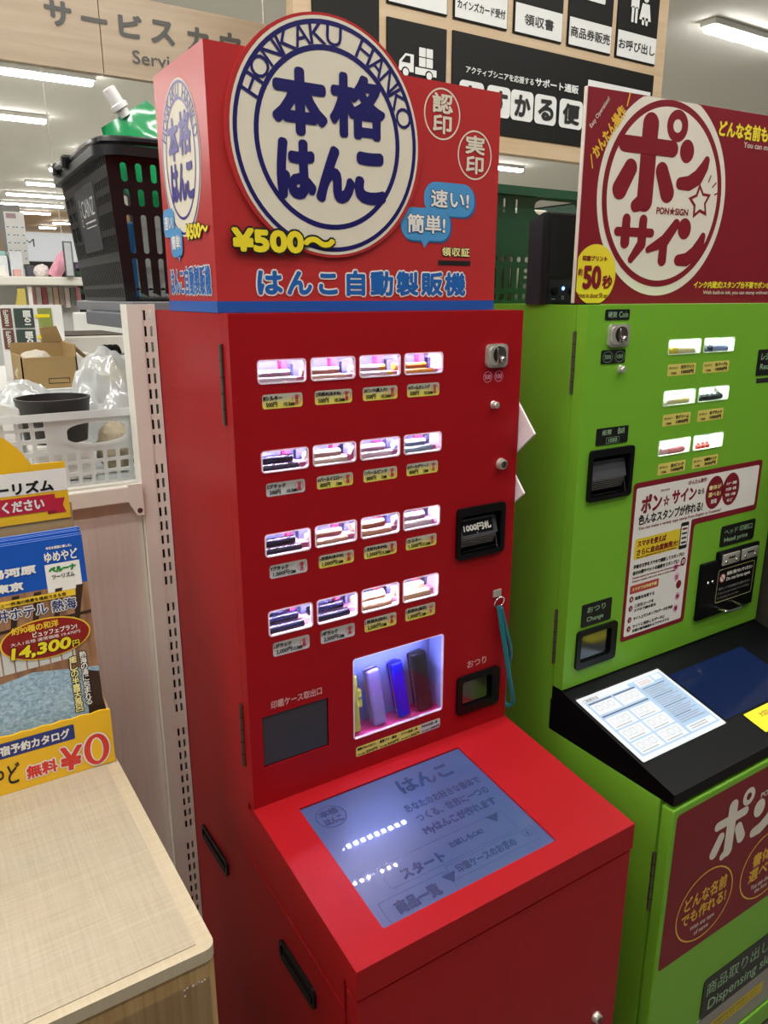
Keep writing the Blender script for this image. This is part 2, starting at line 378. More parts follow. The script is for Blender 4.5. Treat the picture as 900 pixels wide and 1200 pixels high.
# ------------------------------------------------------------------ grid sign board
t = thing('sign_board', (1.75, 1.53, 2.14), 'large wood framed board of black service panels with white captions', 'sign')
FG = Frame((0, 1.5, 0), X, Z, -Y)
MB().box(.865, 1.505, 2.14, 2.635, 1.55, 2.96, WOODG).build('board', t)
SB = mat('black_sign_panel', '#191917', rough=.55, spec=.2); WL = mat('white_caption_panel', '#e4e4e0', rough=.5)
edges = [(.931, 1.181), (1.213, 1.463), (1.491, 1.739), (1.771, 2.018), (2.049, 2.293), (2.323, 2.567)]
caps = ['', '', 'カインズカード受付', '領収書', '商品券販売', 'お呼び出し']
def pictogram(m, F, i, u0, u1):
    c = (u0 + u1) / 2; W = WL
    if i == 5:
        for du, h, sk in ((-.03, .115, 0), (.035, .085, 1)):
            m.disc(F, c + du, 2.7 + h, .016, .016, W, .006, 16)
            m.shape(F, [(c + du - .022, 2.7 + h - .02), (c + du - .03 * (1 + .2 * sk), 2.7 + h - .08), (c + du + .03 * (1 + .2 * sk), 2.7 + h - .08), (c + du + .022, 2.7 + h - .02)][::-1] if sk else [(c + du - .024, 2.7 + h - .02), (c + du - .024, 2.7 + h - .075), (c + du + .024, 2.7 + h - .075), (c + du + .024, 2.7 + h - .02)], W, .006)
            for q in (-.011, .011): m.rr(F, c + du + q - .007, 2.687, c + du + q + .007, 2.7 + h - .07, W, .004, .006)
    elif i == 4:
        m.rr(F, c - .07, 2.72, c + .07, 2.79, W, .006, .006); m.rr(F, c - .055, 2.735, c + .055, 2.775, SB, .004, .007)
    elif i == 3:
        m.rr(F, c - .045, 2.71, c + .045, 2.83, W, .006, .006)
        for q in range(4): m.rr(F, c - .03, 2.73 + q * .024, c + .03, 2.736 + q * .024, SB, .001, .007)
    else:
        m.rr(F, c - .065, 2.72, c + .065, 2.8, W, .01, .006); m.rr(F, c - .065, 2.765, c + .065, 2.78, SB, .001, .007)
for i, (u0, u1) in enumerate(edges):
    if i > 0:
        m = MB().box(u0, 1.498, 2.551, u1, 1.506, 2.93, SB)
        m.rr(FG, u0 + .004, 2.555, u1 - .004, 2.65, WL, .001, .005)
        if caps[i]:
            L_ = len(caps[i]); wd = min(.222, L_ * .05); c = (u0 + u1) / 2
            m.text(FG, caps[i], (c - wd / 2, 2.583, c + wd / 2, 2.583 + (.03 if L_ > 6 else .038)), INK, r=.0008, lift=.006)
            pictogram(m, FG, i, u0, u1)
        else: m.text(FG, '免税受付', (u0 + .04, 2.583, u1 - .03, 2.62), INK, r=.0008, lift=.006) if False else None
        m.build('service_panel', t)
m = MB().box(.931, 1.498, 2.2, 1.181, 1.506, 2.93, SB); m.build('service_panel', t)
m = MB().box(1.213, 1.498, 2.2, 1.463, 1.506, 2.51, SB)                   # delivery truck
Wd = WL
m.shape(FG, [(1.257, 2.355), (1.32, 2.355), (1.32, 2.41), (1.285, 2.41), (1.26, 2.385)], Wd, .006)
m.shape(FG, [(1.268, 2.382), (1.305, 2.382), (1.305, 2.403), (1.287, 2.403)], SB, .007)
m.rr(FG, 1.326, 2.352, 1.418, 2.374, Wd, .001, .006)
for u, v in ((1.342, 2.378), (1.373, 2.378), (1.342, 2.409), (1.373, 2.409)): m.rr(FG, u, v, u + .028, v + .028, Wd, .001, .006)
for u in (1.285, 1.385): m.disc(FG, u, 2.352, .017, .017, SB, .007, 20); m.disc(FG, u, 2.352, .012, .012, Wd, .008, 20)
m.build('delivery_panel', t)
m = MB().box(1.491, 1.498, 2.2, 2.57, 1.506, 2.514, SB)
m.text(FG, 'アクティブシニアを応援する', (1.549, 2.386, 1.88, 2.41), WL, r=.0005, lift=.006)
m.text(FG, 'サポート通販', (1.888, 2.386, 2.122, 2.417), WL, r=.0012, lift=.006)
for ch, u in (('た', 1.522), ('す', 1.652), ('か', 1.769), ('る', 1.892), ('便', 2.024)):
    m.rr(FG, u, 2.258, u + .115 + (.015 if ch == '便' else 0), 2.362, WL, .018, .005)
    m.text(FG, ch, (u + .018, 2.272, u + .1 + (.012 if ch == '便' else 0), 2.348), INK, r=.004, lift=.007)
m.rr(FG, 2.174, 2.3, 2.553, 2.447, WL, .001, .005)
m.build('support_panel', t)
for x in (1.0, 2.5): MB().tube([(x, 1.53, 2.95), (x, 1.53, 3.6)], .004, STEEL).build('hanging_wire', t)

# ================================================================== RED STAMP VENDING MACHINE
FR = Frame((0, 0, 0), X, Z, -Y)
RM = thing('stamp_vending_machine', (.25, .2, 0), 'tall red seal stamp vending machine with four lit window rows and sloped touchscreen', 'vending machine')
ZB, ZT = .8593, 1.5876
CW = [(.037, .108), (.1155, .1855), (.193, .2625), (.270, .340)]
RW = [(1.497, 1.528), (1.377, 1.407), (1.256, 1.289), (1.135, 1.174)]
wins = [rrect(u0, v0, u1, v1, .005) for v0, v1 in RW for u0, u1 in CW]
ALC = (.176, .919, .354, 1.062)
BILL = (.374, 1.188, .476, 1.276); COINR = (.384, .896, .480, .970); FLAP = (.020, .925, .131, 1.0095)
# cabinet: open behind the upper door, console wedge in front below
m = MB()
T = .012
m.box(0, .023, ZB - .02, T, .335, ZT, RED).box(.5 - T, .023, ZB - .02, .5, .335, ZT, RED).box(T, .32, ZB - .02, .5 - T, .335, ZT, RED)
m.box(T, .023, ZT - T, .5 - T, .32, ZT, RED)
prof = [(.335, .03), (.335, ZB - .02), (.023, ZB - .02), (.023, .845), (-.27, .810), (-.272, .03)]
m.prism([(0, y, z) for y, z in prof], (.5, 0, 0), RED)
m.build('cabinet', RM)
MB().bbox(.02, -.25, 0, .48, .32, .03, BLACK, .004).build('plinth', RM)
# side access panel seam
def bar(m, a, b, t, d, mt):                               # thin bar in the side plane x = 0
    a, b = Vector(a), Vector(b); e = (b - a).normalized(); n = Vector((1, 0, 0)).cross(e) * t
    m.prism([a - n, b - n, b + n, a + n], (-d, 0, 0), mt)
m = MB(); bar(m, (0, .042, .758), (0, -.272, .770 - .037 + .003), .0006, .0012, RED); bar(m, (0, -.2745, .735), (0, -.2745, .03), .0006, .0012, RED)
m.build('side_panel_edge', RM)
# sloped console top with screen cut-out
sl = math.atan2(.0374, .3035)
FC = Frame((0, 0, ZB), X, Vector((0, math.cos(sl), math.sin(sl))), Vector((0, -math.sin(sl), math.cos(sl))))
L_ = .3035 / math.cos(sl)
SC = (.0605, -.2700, .3685, -.0300)
m = MB()
m.plate(FC, [(0, -L_), (.5, -L_), (.5, .012), (0, .012)], [rrect(*SC, .002)], .012, RED)
m.prism([(0, -.3035, .8219), (0, -.3035, .777), (0, -.2755, .777), (0, -.2755, .8135)], (.5, 0, 0), RED)
m.prism([(0, .0, ZB), (0, -.3035, .8219), (0, -.3035, .777), (0, -.29, .777), (0, -.275, .7865), (0, 0, .822)], (-.0012, 0, 0), RED)
m.prism([(.5, .0, ZB), (.5, -.3035, .8219), (.5, -.3035, .777), (.5, -.29, .777), (.5, -.275, .7865), (.5, 0, .822)], (.0012, 0, 0), RED)
m.build('console_cover', RM)
m = MB().bbox(.0, -.3015, .035, .5, -.275, .7725, RED, .0015)
m.build('lower_door', RM)
# screen
SCR = mat('touchscreen_glass', '#0b1020', rough=.34, spec=.75, emit='#5a70b4', es=.52, coat=1., var=.14, nscale=6)
SCI = mat('screen_print_dark', '#0b1020', rough=.16, spec=.6, emit='#48588f', es=.54, coat=1.)
SCK = mat('screen_panel_tint', '#0b1020', rough=.16, spec=.6, emit='#6c86b4', es=.30, coat=1.)
m = MB(); W0 = -.004
m.shape(FC, [(SC[0] - .004, SC[1] - .004), (SC[2] + .004, SC[1] - .004), (SC[2] + .004, SC[3] + .004), (SC[0] - .004, SC[3] + .004)], SCR, W0)
scr = m.build('touchscreen', RM)
m = MB()
def st(t, b, r=.0006): m.text(FC, t, b, SCI, r=r, lift=W0 + .0004)
cx_, cv_ = .098, -.064
m.ring(FC, cx_, cv_, .024, .022, .0012, SCI, W0 + .0004); st('本格', (.082, -.062, .114, -.048), .001); st('はんこ', (.083, -.079, .113, -.066), .0008)
st('はんこ', (.222, -.078, .325, -.047), .0016)
st('あなたのお好きな書体で', (.205, -.115, .352, -.098)); st('つくる、世界に一つの', (.21, -.140, .350, -.123)); st('Myはんこが作れます', (.205, -.168, .345, -.148), .0009)
st('スタート', (.130, -.218, .205, -.198), .0012); st('お試しもOK!', (.222, -.204, .285, -.192)); st('商品一覧', (.093, -.262, .165, -.240), .0011); st('印章ケースのお求め', (.205, -.246, .315, -.230))
for u, v in ((.317, -.187), (.189, -.245)): m.shape(FC, [(u - .012, v + .007), (u, v - .009), (u + .012, v + .007)][::-1], SCI, W0 + .0004)
m.ring(FC, .342, -.235, .008, .007, .0008, SCI, W0 + .0004, 24); st('i', (.3405, -.239, .3435, -.231), .0004)
for b in ((.105, -.222, .338, -.180), (.192, -.252, .357, -.226), (.075, -.268, .187, -.232)): m.outline(FC, rrect(*b, .004), .0005, SCI, W0 + .0003)
m.build('screen_print', scr)

# upper door with every opening cut through
m = MB()
m.plate(FR, [(0, ZB), (.5, ZB), (.5, ZT), (0, ZT)], wins + [rrect(*ALC, .005), rrect(BILL[0] + .004, BILL[1] + .004, BILL[2] - .004, BILL[3] - .004, .005), rrect(COINR[0] + .004, COINR[1] + .004, COINR[2] - .004, COINR[3] - .004, .006), rrect(*FLAP, .001)], .002, RED)
m.box(0, .002, ZB, .002, .0225, ZT, RED).box(.498, .002, ZB, .5, .0225, ZT, RED).box(.002, .002, ZT - .002, .498, .0225, ZT, RED).box(.002, .002, ZB, .498, .0225, ZB + .002, RED)
DOOR = m.build('upper_door', RM)
m = MB()
for zc0, zc1 in ((1.443, 1.549), (.923, 1.027)):
    m = MB().tube([(-.0015, .0255, zc0), (-.0015, .0255, zc1)], .0032, DSTEEL, 10)
    for q in range(1, 5): m.tube([(-.0015, .0255, zc0 + (zc1 - zc0) * q / 5 - .0004), (-.0015, .0255, zc0 + (zc1 - zc0) * q / 5 + .0004)], .0036, GAP, 10)
    m.build('hinge', RM)
# side carrying handles (recessed black cups)
for (y0, z0, y1, z1) in ((.130, .640, .256, .672), (-.192, .654, -.078, .690)):
    FH = Frame((0, 0, 0), -Y, Z, -X)
    m = MB().plate(Frame((-.004, 0, 0), -Y, Z, -X), rrect(-y1, z0, -y0, z1, .011), [rrect(-y1 + .006, z0 + .006, -y0 - .006, z1 - .006, .007)], .0038, BLACK)
    m.rr(FH, -y1 + .004, z0 + .004, -y0 - .004, z1 - .004, GAP, .008, .0006)
    m.box(-.0035, y0 + .012, z0 + .004, -.0008, y1 - .012, z0 + .014, BLACK)
    m.build('carrying_handle', RM)

# lit product bays: one tray behind each row, with the LED strip under its lid
def bay(parent, u0, u1, v0, v1, depth, back, floor, side, led, leds, name, ystart=.0023, pushers=(), step=True, lid=None, LY=.008, LS=.0024):
    m = MB()
    m.box(u0, ystart + depth, v0 - .008, u1, ystart + depth + .003, v1 + .008, back)
    m.box(u0, ystart, v0 - .008, u1, ystart + depth, v0 - .004, floor)
    if step: m.box(u0, ystart + .021, v0 - .004, u1, ystart + depth, v0 + .004, floor)
    m.box(u0 - .002, ystart, v0 - .008, u0, ystart + depth + .003, v1 + .008, side).box(u1, ystart, v0 - .008, u1 + .002, ystart + depth + .003, v1 + .008, side)
    m.box(u0, ystart, v1 + .005, u1, ystart + depth, v1 + .008, lid or side)
    for a, b in pushers: m.box(a, ystart + depth - .012, v0 + .004, b, ystart + depth, v1 + .005, PINK)
    for a, b in pushers: m.box(a + .02, ystart + depth - .008, v0 + .004, b + .028, ystart + depth, v0 + .02, TRAYB)
    o = m.build(name, parent)
    m = MB()
    m.box(u0 + .002, ystart + LY, v1 + .0035, u1 - .002, ystart + LY + .008, v1 + .005, WHITE)
    for q in leds: m.add([(q - LS, ystart + LY + .004 - LS, v1 + .003), (q + LS, ystart + LY + .004 - LS, v1 + .003), (q + LS, ystart + LY + .004 + LS, v1 + .003), (q - LS, ystart + LY + .004 + LS, v1 + .003)], [(0, 1, 2, 3)], led)
    m.build('led_strip', o); return o
for ri, (v0, v1) in enumerate(RW):
    leds = [c0 + (c1 - c0) * (k + .5) / 5 for c0, c1 in CW for k in range(5)]
    if ri == 3: leds = [.046 + .0152 * k for k in range(19)]
    bay(RM, .030, .347, v0, v1, .046, TRAYB, PALEPINK, PALEPINK, LED, leds, 'product_tray', pushers=[(c0 + .052, c0 + .060) for c0, c1 in CW], LY=.008 if ri == 3 else .024)
LAV = mat('lavender_liner', '#a3a9e6', rough=.35)
o = bay(RM, ALC[0] - .006, ALC[2] + .006, ALC[1], ALC[3], .046, LAV, PINK, LAV, LEDB, [.189 + .0149 * k for k in range(10)], 'display_alcove', step=False, LY=.013, LS=.0040)
# windows: glowing acrylic rim and pane
RIMM = mat('acrylic_rim', '#f6dcea', rough=.2)
for v0, v1 in RW:
    for u0, u1 in CW:
        m = MB().plate(Frame((0, -.0012, 0), X, Z, -Y), rrect(u0 - .0004, v0 - .0004, u1 + .0004, v1 + .0004, .0054), [rrect(u0 + .0016, v0 + .0016, u1 - .0016, v1 - .0016, .004)], .005, RIMM)
        o = m.build('product_window', RM)
        MB().rr(FR, u0 + .0012, v0 + .0012, u1 - .0012, v1 - .0012, PANE, .004, -.0015).build('pane', o)
m = MB().plate(Frame((0, -.001, 0), X, Z, -Y), rrect(ALC[0], ALC[1], ALC[2], ALC[3], .0054), [rrect(ALC[0] + .0014, ALC[1] + .0014, ALC[2] - .0014, ALC[3] - .0014, .004)], .005, RIMM)
o = m.build('display_window', RM)
MB().rr(FR, ALC[0] + .001, ALC[1] + .001, ALC[2] - .001, ALC[3] - .001, PANE, .004, -.0015).build('pane', o)

# price labels
tags = [('1', 'シルキー', '500円', '10.5㎜', 0), ('2', '天然木(あかね)', '500円', '10.5㎜', 0), ('3', 'ピンク(星入り)', '500円', '10.5㎜', 0), ('4', 'パールオレンジ', '500円', '10.5㎜', 0),
        ('5', 'ブラック', '500円', '10.5㎜', 1), ('6', 'パールイエロー', '800円', '12㎜', 0), ('7', 'パールピンク', '800円', '12㎜', 0), ('8', 'パールグリーン', '800円', '12㎜', 0),
        ('9', 'ブラック', '1,000円', '12㎜', 1), ('10', '天然木(あかね)', '1,000円', '12㎜', 0), ('11', '天然木(あかね)', '1,500円', '13.5㎜', 0), ('12', 'シルキー', '1,500円', '13.5㎜', 0),
        ('13', 'ブラック', '2,000円', '13.5㎜', 1), ('14', 'ブラック', '2,500円', '15㎜', 1), ('15', '天然木(白木)', '2,500円', '15㎜', 0), ('16', '天然木(角印)', '1,000円', '12㎜', 0)]
RZ = [(1.4635, 1.483), (1.343, 1.362), (1.223, 1.243), (1.102, 1.124)]
STR = mat('red_stamp_ink', '#c0354a', rough=.6)
for i, (n, nm, pr, sz, gy) in enumerate(tags):
    u0 = (.042, .1205, .198, .275)[i % 4]; u1 = u0 + .0595; v0, v1 = RZ[i // 4]; h = v1 - v0
    m = MB(); m.rr(FR, u0, v0, u1, v1, TAGS if gy else TAGY, .004, .0004)
    wd = min(.037, .0062 * len(nm))
    m.text(FR, n, (u0 + .0012, v0 + h * .60, u0 + .0012 + .003 * len(n), v0 + h * .86), INK, r=.0001, lift=.0008)
    m.text(FR, nm, (u0 + .0045, v0 + h * .57, u0 + .0045 + wd, v0 + h * .9), INK, r=.0003, lift=.0008)
    m.text(FR, pr, (u0 + .005, v0 + h * .12, u0 + .005 + .0041 * len(pr), v0 + h * .48), INK, r=.0002, lift=.0008)
    m.text(FR, sz, (u0 + .031, v0 + h * .13, u0 + .031 + .0032 * len(sz), v0 + h * .40), INK, r=.0002, lift=.0008)
    cu, cv = u0 + .0505, v0 + h * .52
    if i == 15: m.outline(FR, [(cu - .007, cv - .007), (cu + .007, cv - .007), (cu + .007, cv + .007), (cu - .007, cv + .007)], .0006, STR, .0008)
    else: m.ring(FR, cu, cv, .0068, .0068, .0006, STR, .0008, 24)
    m.vtext(FR, ['櫻井', '安藤', '原田', '渡辺', '佐藤', '高橋', '伊藤', '中村'][i % 8], cu, cv + .0062, .0058, STR, r=.0002, lift=.0008)
    m.build('price_label', RM)
m = MB(); m.rr(FR, .180, .886, .350, .904, TAGG, .003, .0004); m.rr(FR, .308, .8863, .3497, .9037, mat('silver_print', '#c9c7cc', rough=.4), .003, .0006)
for k, (a, b) in enumerate((('軽量プラ(イエロー)', '200円'), ('貴婦プラ・藤色', '600円'), ('ソフト合皮・青', '1,000円'), ('やわらか皮・黒', '1,000円'))):
    u = .1825 + k * .0425
    m.text(FR, a, (u, .8965, u + .034, .902), INK, r=.0002); m.text(FR, b, (u + .016, .8875, u + .038, .893), INK, r=.0002); m.text(FR, '10〜15㎜', (u + .001, .888, u + .014, .891), INK, r=.0001)
m.build('case_price_strip', RM)

# coin slot, circles, buttons and locks
def coin_mech(parent, F, u0, v0, u1, v1):
    cu, cv = (u0 + u1) / 2, (v0 + v1) / 2
    bm_ = MB()
    pts = rrect(u0, v0, u1, v1, .008)
    bm_.prism([F.p(a, b, 0) for a, b in pts], F.en * .006, STEEL)
    inn = rrect(u0 + .004, v0 + .004, u1 - .004, v1 - .004, .007)
    bm_.prism([F.p(a, b, .006) for a, b in inn], F.en * .003, STEEL)
    bm_.disc(F, cu + .001, cv + .002, (u1 - u0) * .31, (v1 - v0) * .36, GAP, .0092, 28)
    bm_.disc(F, cu + .004, cv + .002, (u1 - u0) * .24, (v1 - v0) * .34, DSTEEL, .0096, 28)
    o = bm_.build('coin_slot', parent)
    q = MB(); q.tube([F.p(cu - .003, cv + .012, .0095), F.p(cu - .0055, cv, .013), F.p(cu - .002, cv - .012, .0095)], .0016, CHROME, 8)
    q.lathe(F.p(cu + .006, cv - .006, .009), F.en, [(.006, 0), (.006, .003), (.004, .006), (0, .007)], CHROME, 16)
    q.build('coin_chute', o)
coin_mech(RM, FR, .4235, 1.5, .4655, 1.5365)
m = MB()
for t_, u in (('500', .430), ('100', .453)):
    m.ring(FR, u, 1.4855, .0088, .0085, .0006, PALEPINK, .0004, 32); m.text(FR, t_, (u - .006, 1.482, u + .006, 1.489), PALEPINK, lift=.0004)
m.build('coin_marking', RM)
MB().lathe((.444, 0, 1.4405), -Y, [(.0065, 0), (.0065, .001), (.0055, .002), (.0055, .009), (.0045, .0105), (0, .011)], STEEL, 20).build('return_button', RM)
def lock(parent, F, u, v, r=.008):
    m = MB().lathe(F.p(u, v, 0), F.en, [(r * 1.15, 0), (r * 1.15, .002), (r, .004), (r, .008), (r * .8, .009)], STEEL, 24)
    o = m.build('lock', parent)
    q = MB().lathe(F.p(u, v, .0085), F.en, [(r * .72, 0), (r * .7, .0012), (0, .0014)], DSTEEL, 20)
    q.shape(F, [(u - .001, v - r * .45), (u + .001, v - r * .45), (u + .001, v + r * .45), (u - .001, v + r * .45)], GAP, .0102); q.build('keyhole', o)
lock(RM, FR, .4645, 1.341, .0085)
FRL = Frame((0, -.3015, 0), X, Z, -Y)
lock(RM, FRL, .4535, .470, .008)
# bill slot
def bill_unit(parent, F, B, txt, box):
    u0, v0, u1, v1 = B
    m = MB().plate(Frame(F.p(0, 0, .006), F.ex, F.ey, F.en), rrect(u0, v0, u1, v1, .007), [rrect(u0 + .007, v0 + .008, u1 - .009, v1 - .014, .004)], .012, BLACK)
    m.prism([F.p(u0 + .004, v0, 0), F.p(u0 + .014, v0 - .004, 0), F.p(u0 + .014, v0 - .004, .006), F.p(u0 + .004, v0, .006)], F.ex * .02, BLACK) if False else None
    o = m.build('bill_slot', parent)
    q = MB()
    a, b, c, d = u0 + .007, v0 + .008, u1 - .009, v1 - .014
    q.add([F.p(a, b, -.03), F.p(c, b, -.03), F.p(c, d, -.03), F.p(a, d, -.03), F.p(a, b, .0), F.p(c, b, .0), F.p(c, d, .0), F.p(a, d, .0)], [(0, 1, 2, 3), (0, 1, 5, 4), (1, 2, 6, 5), (2, 3, 7, 6), (3, 0, 4, 7)], MBLACK)
    q.build('throat', o)
    DK = mat('smoke_grey_plastic', '#4c4d50', rough=.3); DK2 = mat('charcoal_ribs', '#232427', rough=.4)
    q = MB(); h = d - b
    q.add([F.p(a + .001, b + h * .42, .001), F.p(c - .003, b + h * .42, .001), F.p(c - .003, b + h * .86, -.008), F.p(a + .001, b + h * .86, -.008)], [(0, 1, 2, 3)], DK)
    q.prism([F.p(a + .001, b + h * .42, .001), F.p(c - .006, b + h * .42, .001), F.p(c - .006, b + h * .12, -.006), F.p(a + .001, b + h * .12, -.006)], F.en * -.002, DK2)
    for k in range(5):
        hh = b + h * (.16 + .055 * k); ww = -.006 + .0013 * k
        q.prism([F.p(a + .003, hh, ww + .001), F.p(c - .008, hh, ww + .001), F.p(c - .008, hh + .0014, ww + .0022), F.p(a + .003, hh + .0014, ww + .0022)], F.en * -.002, GREY)
    q.add([F.p(c - .005, b + .001, .002), F.p(c - .003, b + .001, .002), F.p(c - .004, d - .004, -.012), F.p(c - .006, d - .004, -.012)], [(0, 1, 2, 3)], DK)
    q.build('bill_guide', o)
    if txt:
        e = Vector(F.p(0, b + h * .86, -.008) - F.p(0, b + h * .42, .001)); FT = Frame(F.p(0, b + h * .42, .001), F.ex, e, F.ex.cross(e))
        if FT.en.dot(F.en) < 0: FT.en = -FT.en
        q = MB(); q.rr(FT, a + .008, .004, c - .012, .027, BLACK, .001, .0006)
        q.text(FT, txt, (a + .011, .009, c - .016, .022), WHITE, r=.0006, lift=.001)
        q.shape(FT, [(.418, .006), (.420, .003), (.422, .006)][::-1], GREY, .001); q.build('bill_text', o)
bill_unit(RM, FR, BILL, '1000円札', None)
# coin return cup
def coin_return(parent, F, B, name='change_cup'):
    u0, v0, u1, v1 = B
    m = MB().plate(Frame(F.p(0, 0, .005), F.ex, F.ey, F.en), rrect(u0, v0, u1, v1, .008), [rrect(u0 + .011, v0 + .014, u1 - .017, v1 - .011, .006)], .012, BLACK)
    o = m.build(name, parent)
    a, b, c, d = u0 + .008, v0 + .010, u1 - .012, v1 - .009
    q = MB(); dpt = -.035
    q.add([F.p(a, b, dpt * .6), F.p(c, b, dpt * .6), F.p(c, d, dpt), F.p(a, d, dpt), F.p(a, b, -.001), F.p(c, b, -.001), F.p(c, d, -.001), F.p(a, d, -.001)], [(0, 1, 2, 3), (0, 1, 5, 4), (1, 2, 6, 5), (2, 3, 7, 6), (3, 0, 4, 7)], MBLACK)
    q.build('cup_hollow', o)
    FL = clear('smoke_flap_' + parent.name, tint='#b8b4a8', gloss=.22, rough=.12)
    q = MB(); q.rr(F, u0 + .012, v0 + .016, u1 - .024, v1 - .012, mat('grey_flap_backing', '#86817a', rough=.25), .004, -.004)
    q.rr(F, u0 + .012, v0 + .016, u1 - .024, v1 - .012, FL, .004, -.001); q.build('flap', o)
coin_return(RM, FR, COINR)
m = MB(); LP = mat('pale_red_print', '#dba5a0', rough=.5)
m.text(FR, 'おつり', (.407, .982, .450, .996), LP, r=.0003, lift=.0004)
m.build('door_lettering', RM); m = MB()
m.text(FR, '印鑑ケース取出口', (.035, 1.019, .120, 1.032), LP, r=.0003, lift=.0004)
m.build('door_lettering', RM)
m = MB().bbox(FLAP[0] + .001, .002, FLAP[1] + .001, FLAP[2] - .001, .008, FLAP[3] - .001, mat('charcoal_flap', '#3a3a3c', rough=.28), .001)
m.box(FLAP[0], .0085, FLAP[1], FLAP[2], .02, FLAP[3], GAP)
m.build('outlet_flap', RM)
# clip for the key strap
MB().bbox(.459, -.003, 1.104, .477, 0, 1.117, STEEL, .001).build('strap_bracket', RM)

# ------------------------------------------------------------------ stamps in the windows
def stamp_mesh(key, hx, r, square=False, spots=False, rough=.25, end=None):
    mt = mat('stamp_' + key, hx, rough=rough, spec=.6)
    m = MB(); L = .060
    if square: m.bbox(-L / 2, -r, -r, L / 2, r, r, mt, .0012, 2)
    else: m.lathe((-L / 2, 0, 0), X, [(0, 0), (r * .86, 0), (r, .0008), (r, L - .0008), (r * .9, L), (0, L)], mt, 20)
    if end: m.lathe((L / 2 - .008, 0, 0), X, [(r * 1.02, 0), (r * 1.02, .0085), (0, .0086)], mat('stamp_end_' + key, end, rough=.3), 20)
    return m
kinds = {'white': ('#f4eef2', .0055, False, 'white'), 'akane': ('#e8c4a8', .0055, False, 'light wood'), 'star': ('#f7e6ee', .0055, False, 'pale pink'), 'orange': ('#f0a040', .0055, False, 'orange'),
         'black': ('#10103a', .0060, False, 'black'), 'cream': ('#f8f2d8', .0062, False, 'cream'), 'pearl': ('#f8e4ec', .0062, False, 'pearl pink'), 'green': ('#a8cfe0', .0062, False, 'pale blue green'),  # navy tone of the black stamps is LED blue put into their colour
         'wood': ('#e6b894', .0065, False, 'tan wooden'), 'silky': ('#f2eaf0', .0068, False, 'silky white'), 'fat_black': ('#10103a', .0072, False, 'thick black'), 'fat_wood': ('#ecc4a0', .0075, False, 'thick tan wooden'), 'square': ('#efc9a4', .0065, True, 'square light wood')}
lay = ['white', 'akane', 'star', 'orange', 'black', 'cream', 'pearl', 'green', 'black', 'akane', 'wood', 'silky', 'fat_black', 'fat_black', 'fat_wood', 'square']
OR = ['first', 'second', 'third', 'fourth']; RN = ['top', 'second', 'third', 'bottom']
protos = {}
for i, k in enumerate(lay):
    hx, r, sq, nm = kinds[k]; v0, v1 = RW[i // 4]; u0, u1 = CW[i % 4]
    for back in (0, 1):
        y = .0023 + (.012 if not back else .029); z = v0 - .004 + r if not back else v0 + .004 + r
        x = u0 + (.0315 if not back else .0300)
        lab = '%s seal stamp, %s of two, %s window of the %s lit row' % (nm, 'front' if not back else 'back', OR[i % 4], RN[i // 4])
        if k not in protos:
            o = stamp_mesh(k, hx, r, sq, end=('#f0c040' if k == 'star' else None)).build('seal_stamp', loc=(0, 0, 0)); o.location = (x, y, z)
            tag(o, lab, 'seal stamp', 'seal stamps in the lit windows of the red machine'); protos[k] = o
        else: dup(protos[k], lab, (x, y, z))

# stamp cases in the alcove
def case(x, tilt, hx, lab, w=.0125, h=.100, metal=True):
    z0 = .9180
    t = thing('stamp_case', (x, .026, z0), lab, 'stamp case', 'stamp cases shown in the alcove')
    mt = mat('case_' + hx[1:], hx, rough=.3, var=.08, nscale=60)
    a = Matrix.Translation((x, .024, z0)) @ Matrix.Rotation(tilt, 4, 'Y') @ Matrix.Rotation(-.10, 4, 'X')
    MB().bbox(-w, -.010, 0, w, -.001, h, mt, .004, 3, a).build('lid', t)
    MB().bbox(-w, .001, 0, w, .010, h, mt, .004, 3, a).build('tray', t)
    if metal:
        m = MB().bbox(-w - .0008, -.0016, -.0006, w + .0008, .0016, h + .0008, CHROME, .0012, 2, a); m.build('metal_rim', t)
        m = MB()
        for q in range(4): m.bbox(w - .0006, -.004, h * (.35 + .09 * q), w + .0025, .004, h * (.35 + .09 * q) + .006, STEEL, .0008, 1, a)
        m.build('clasp', t)
    else:
        m = MB()
        for q in (.40, .57): m.bbox(w - .001, -.006, h * q, w + .008, .004, h * q + .014, mt, .002, 2, a)
        m.build('clasp', t)
case(.1915, -.02, '#f0e95a', 'yellow plastic stamp case at the left edge of the lit alcove', .0085, .100, False)
case(.2385, -.10, '#b9a4ec', 'lilac stamp case standing second from the left in the lit alcove', .0120)
case(.288, -.12, '#1f16e8', 'bright blue stamp case standing between the lilac and black ones', .0115)
case(.332, -.10, '#1a1618', 'glossy black stamp case at the right of the lit alcove', .0150, .106)

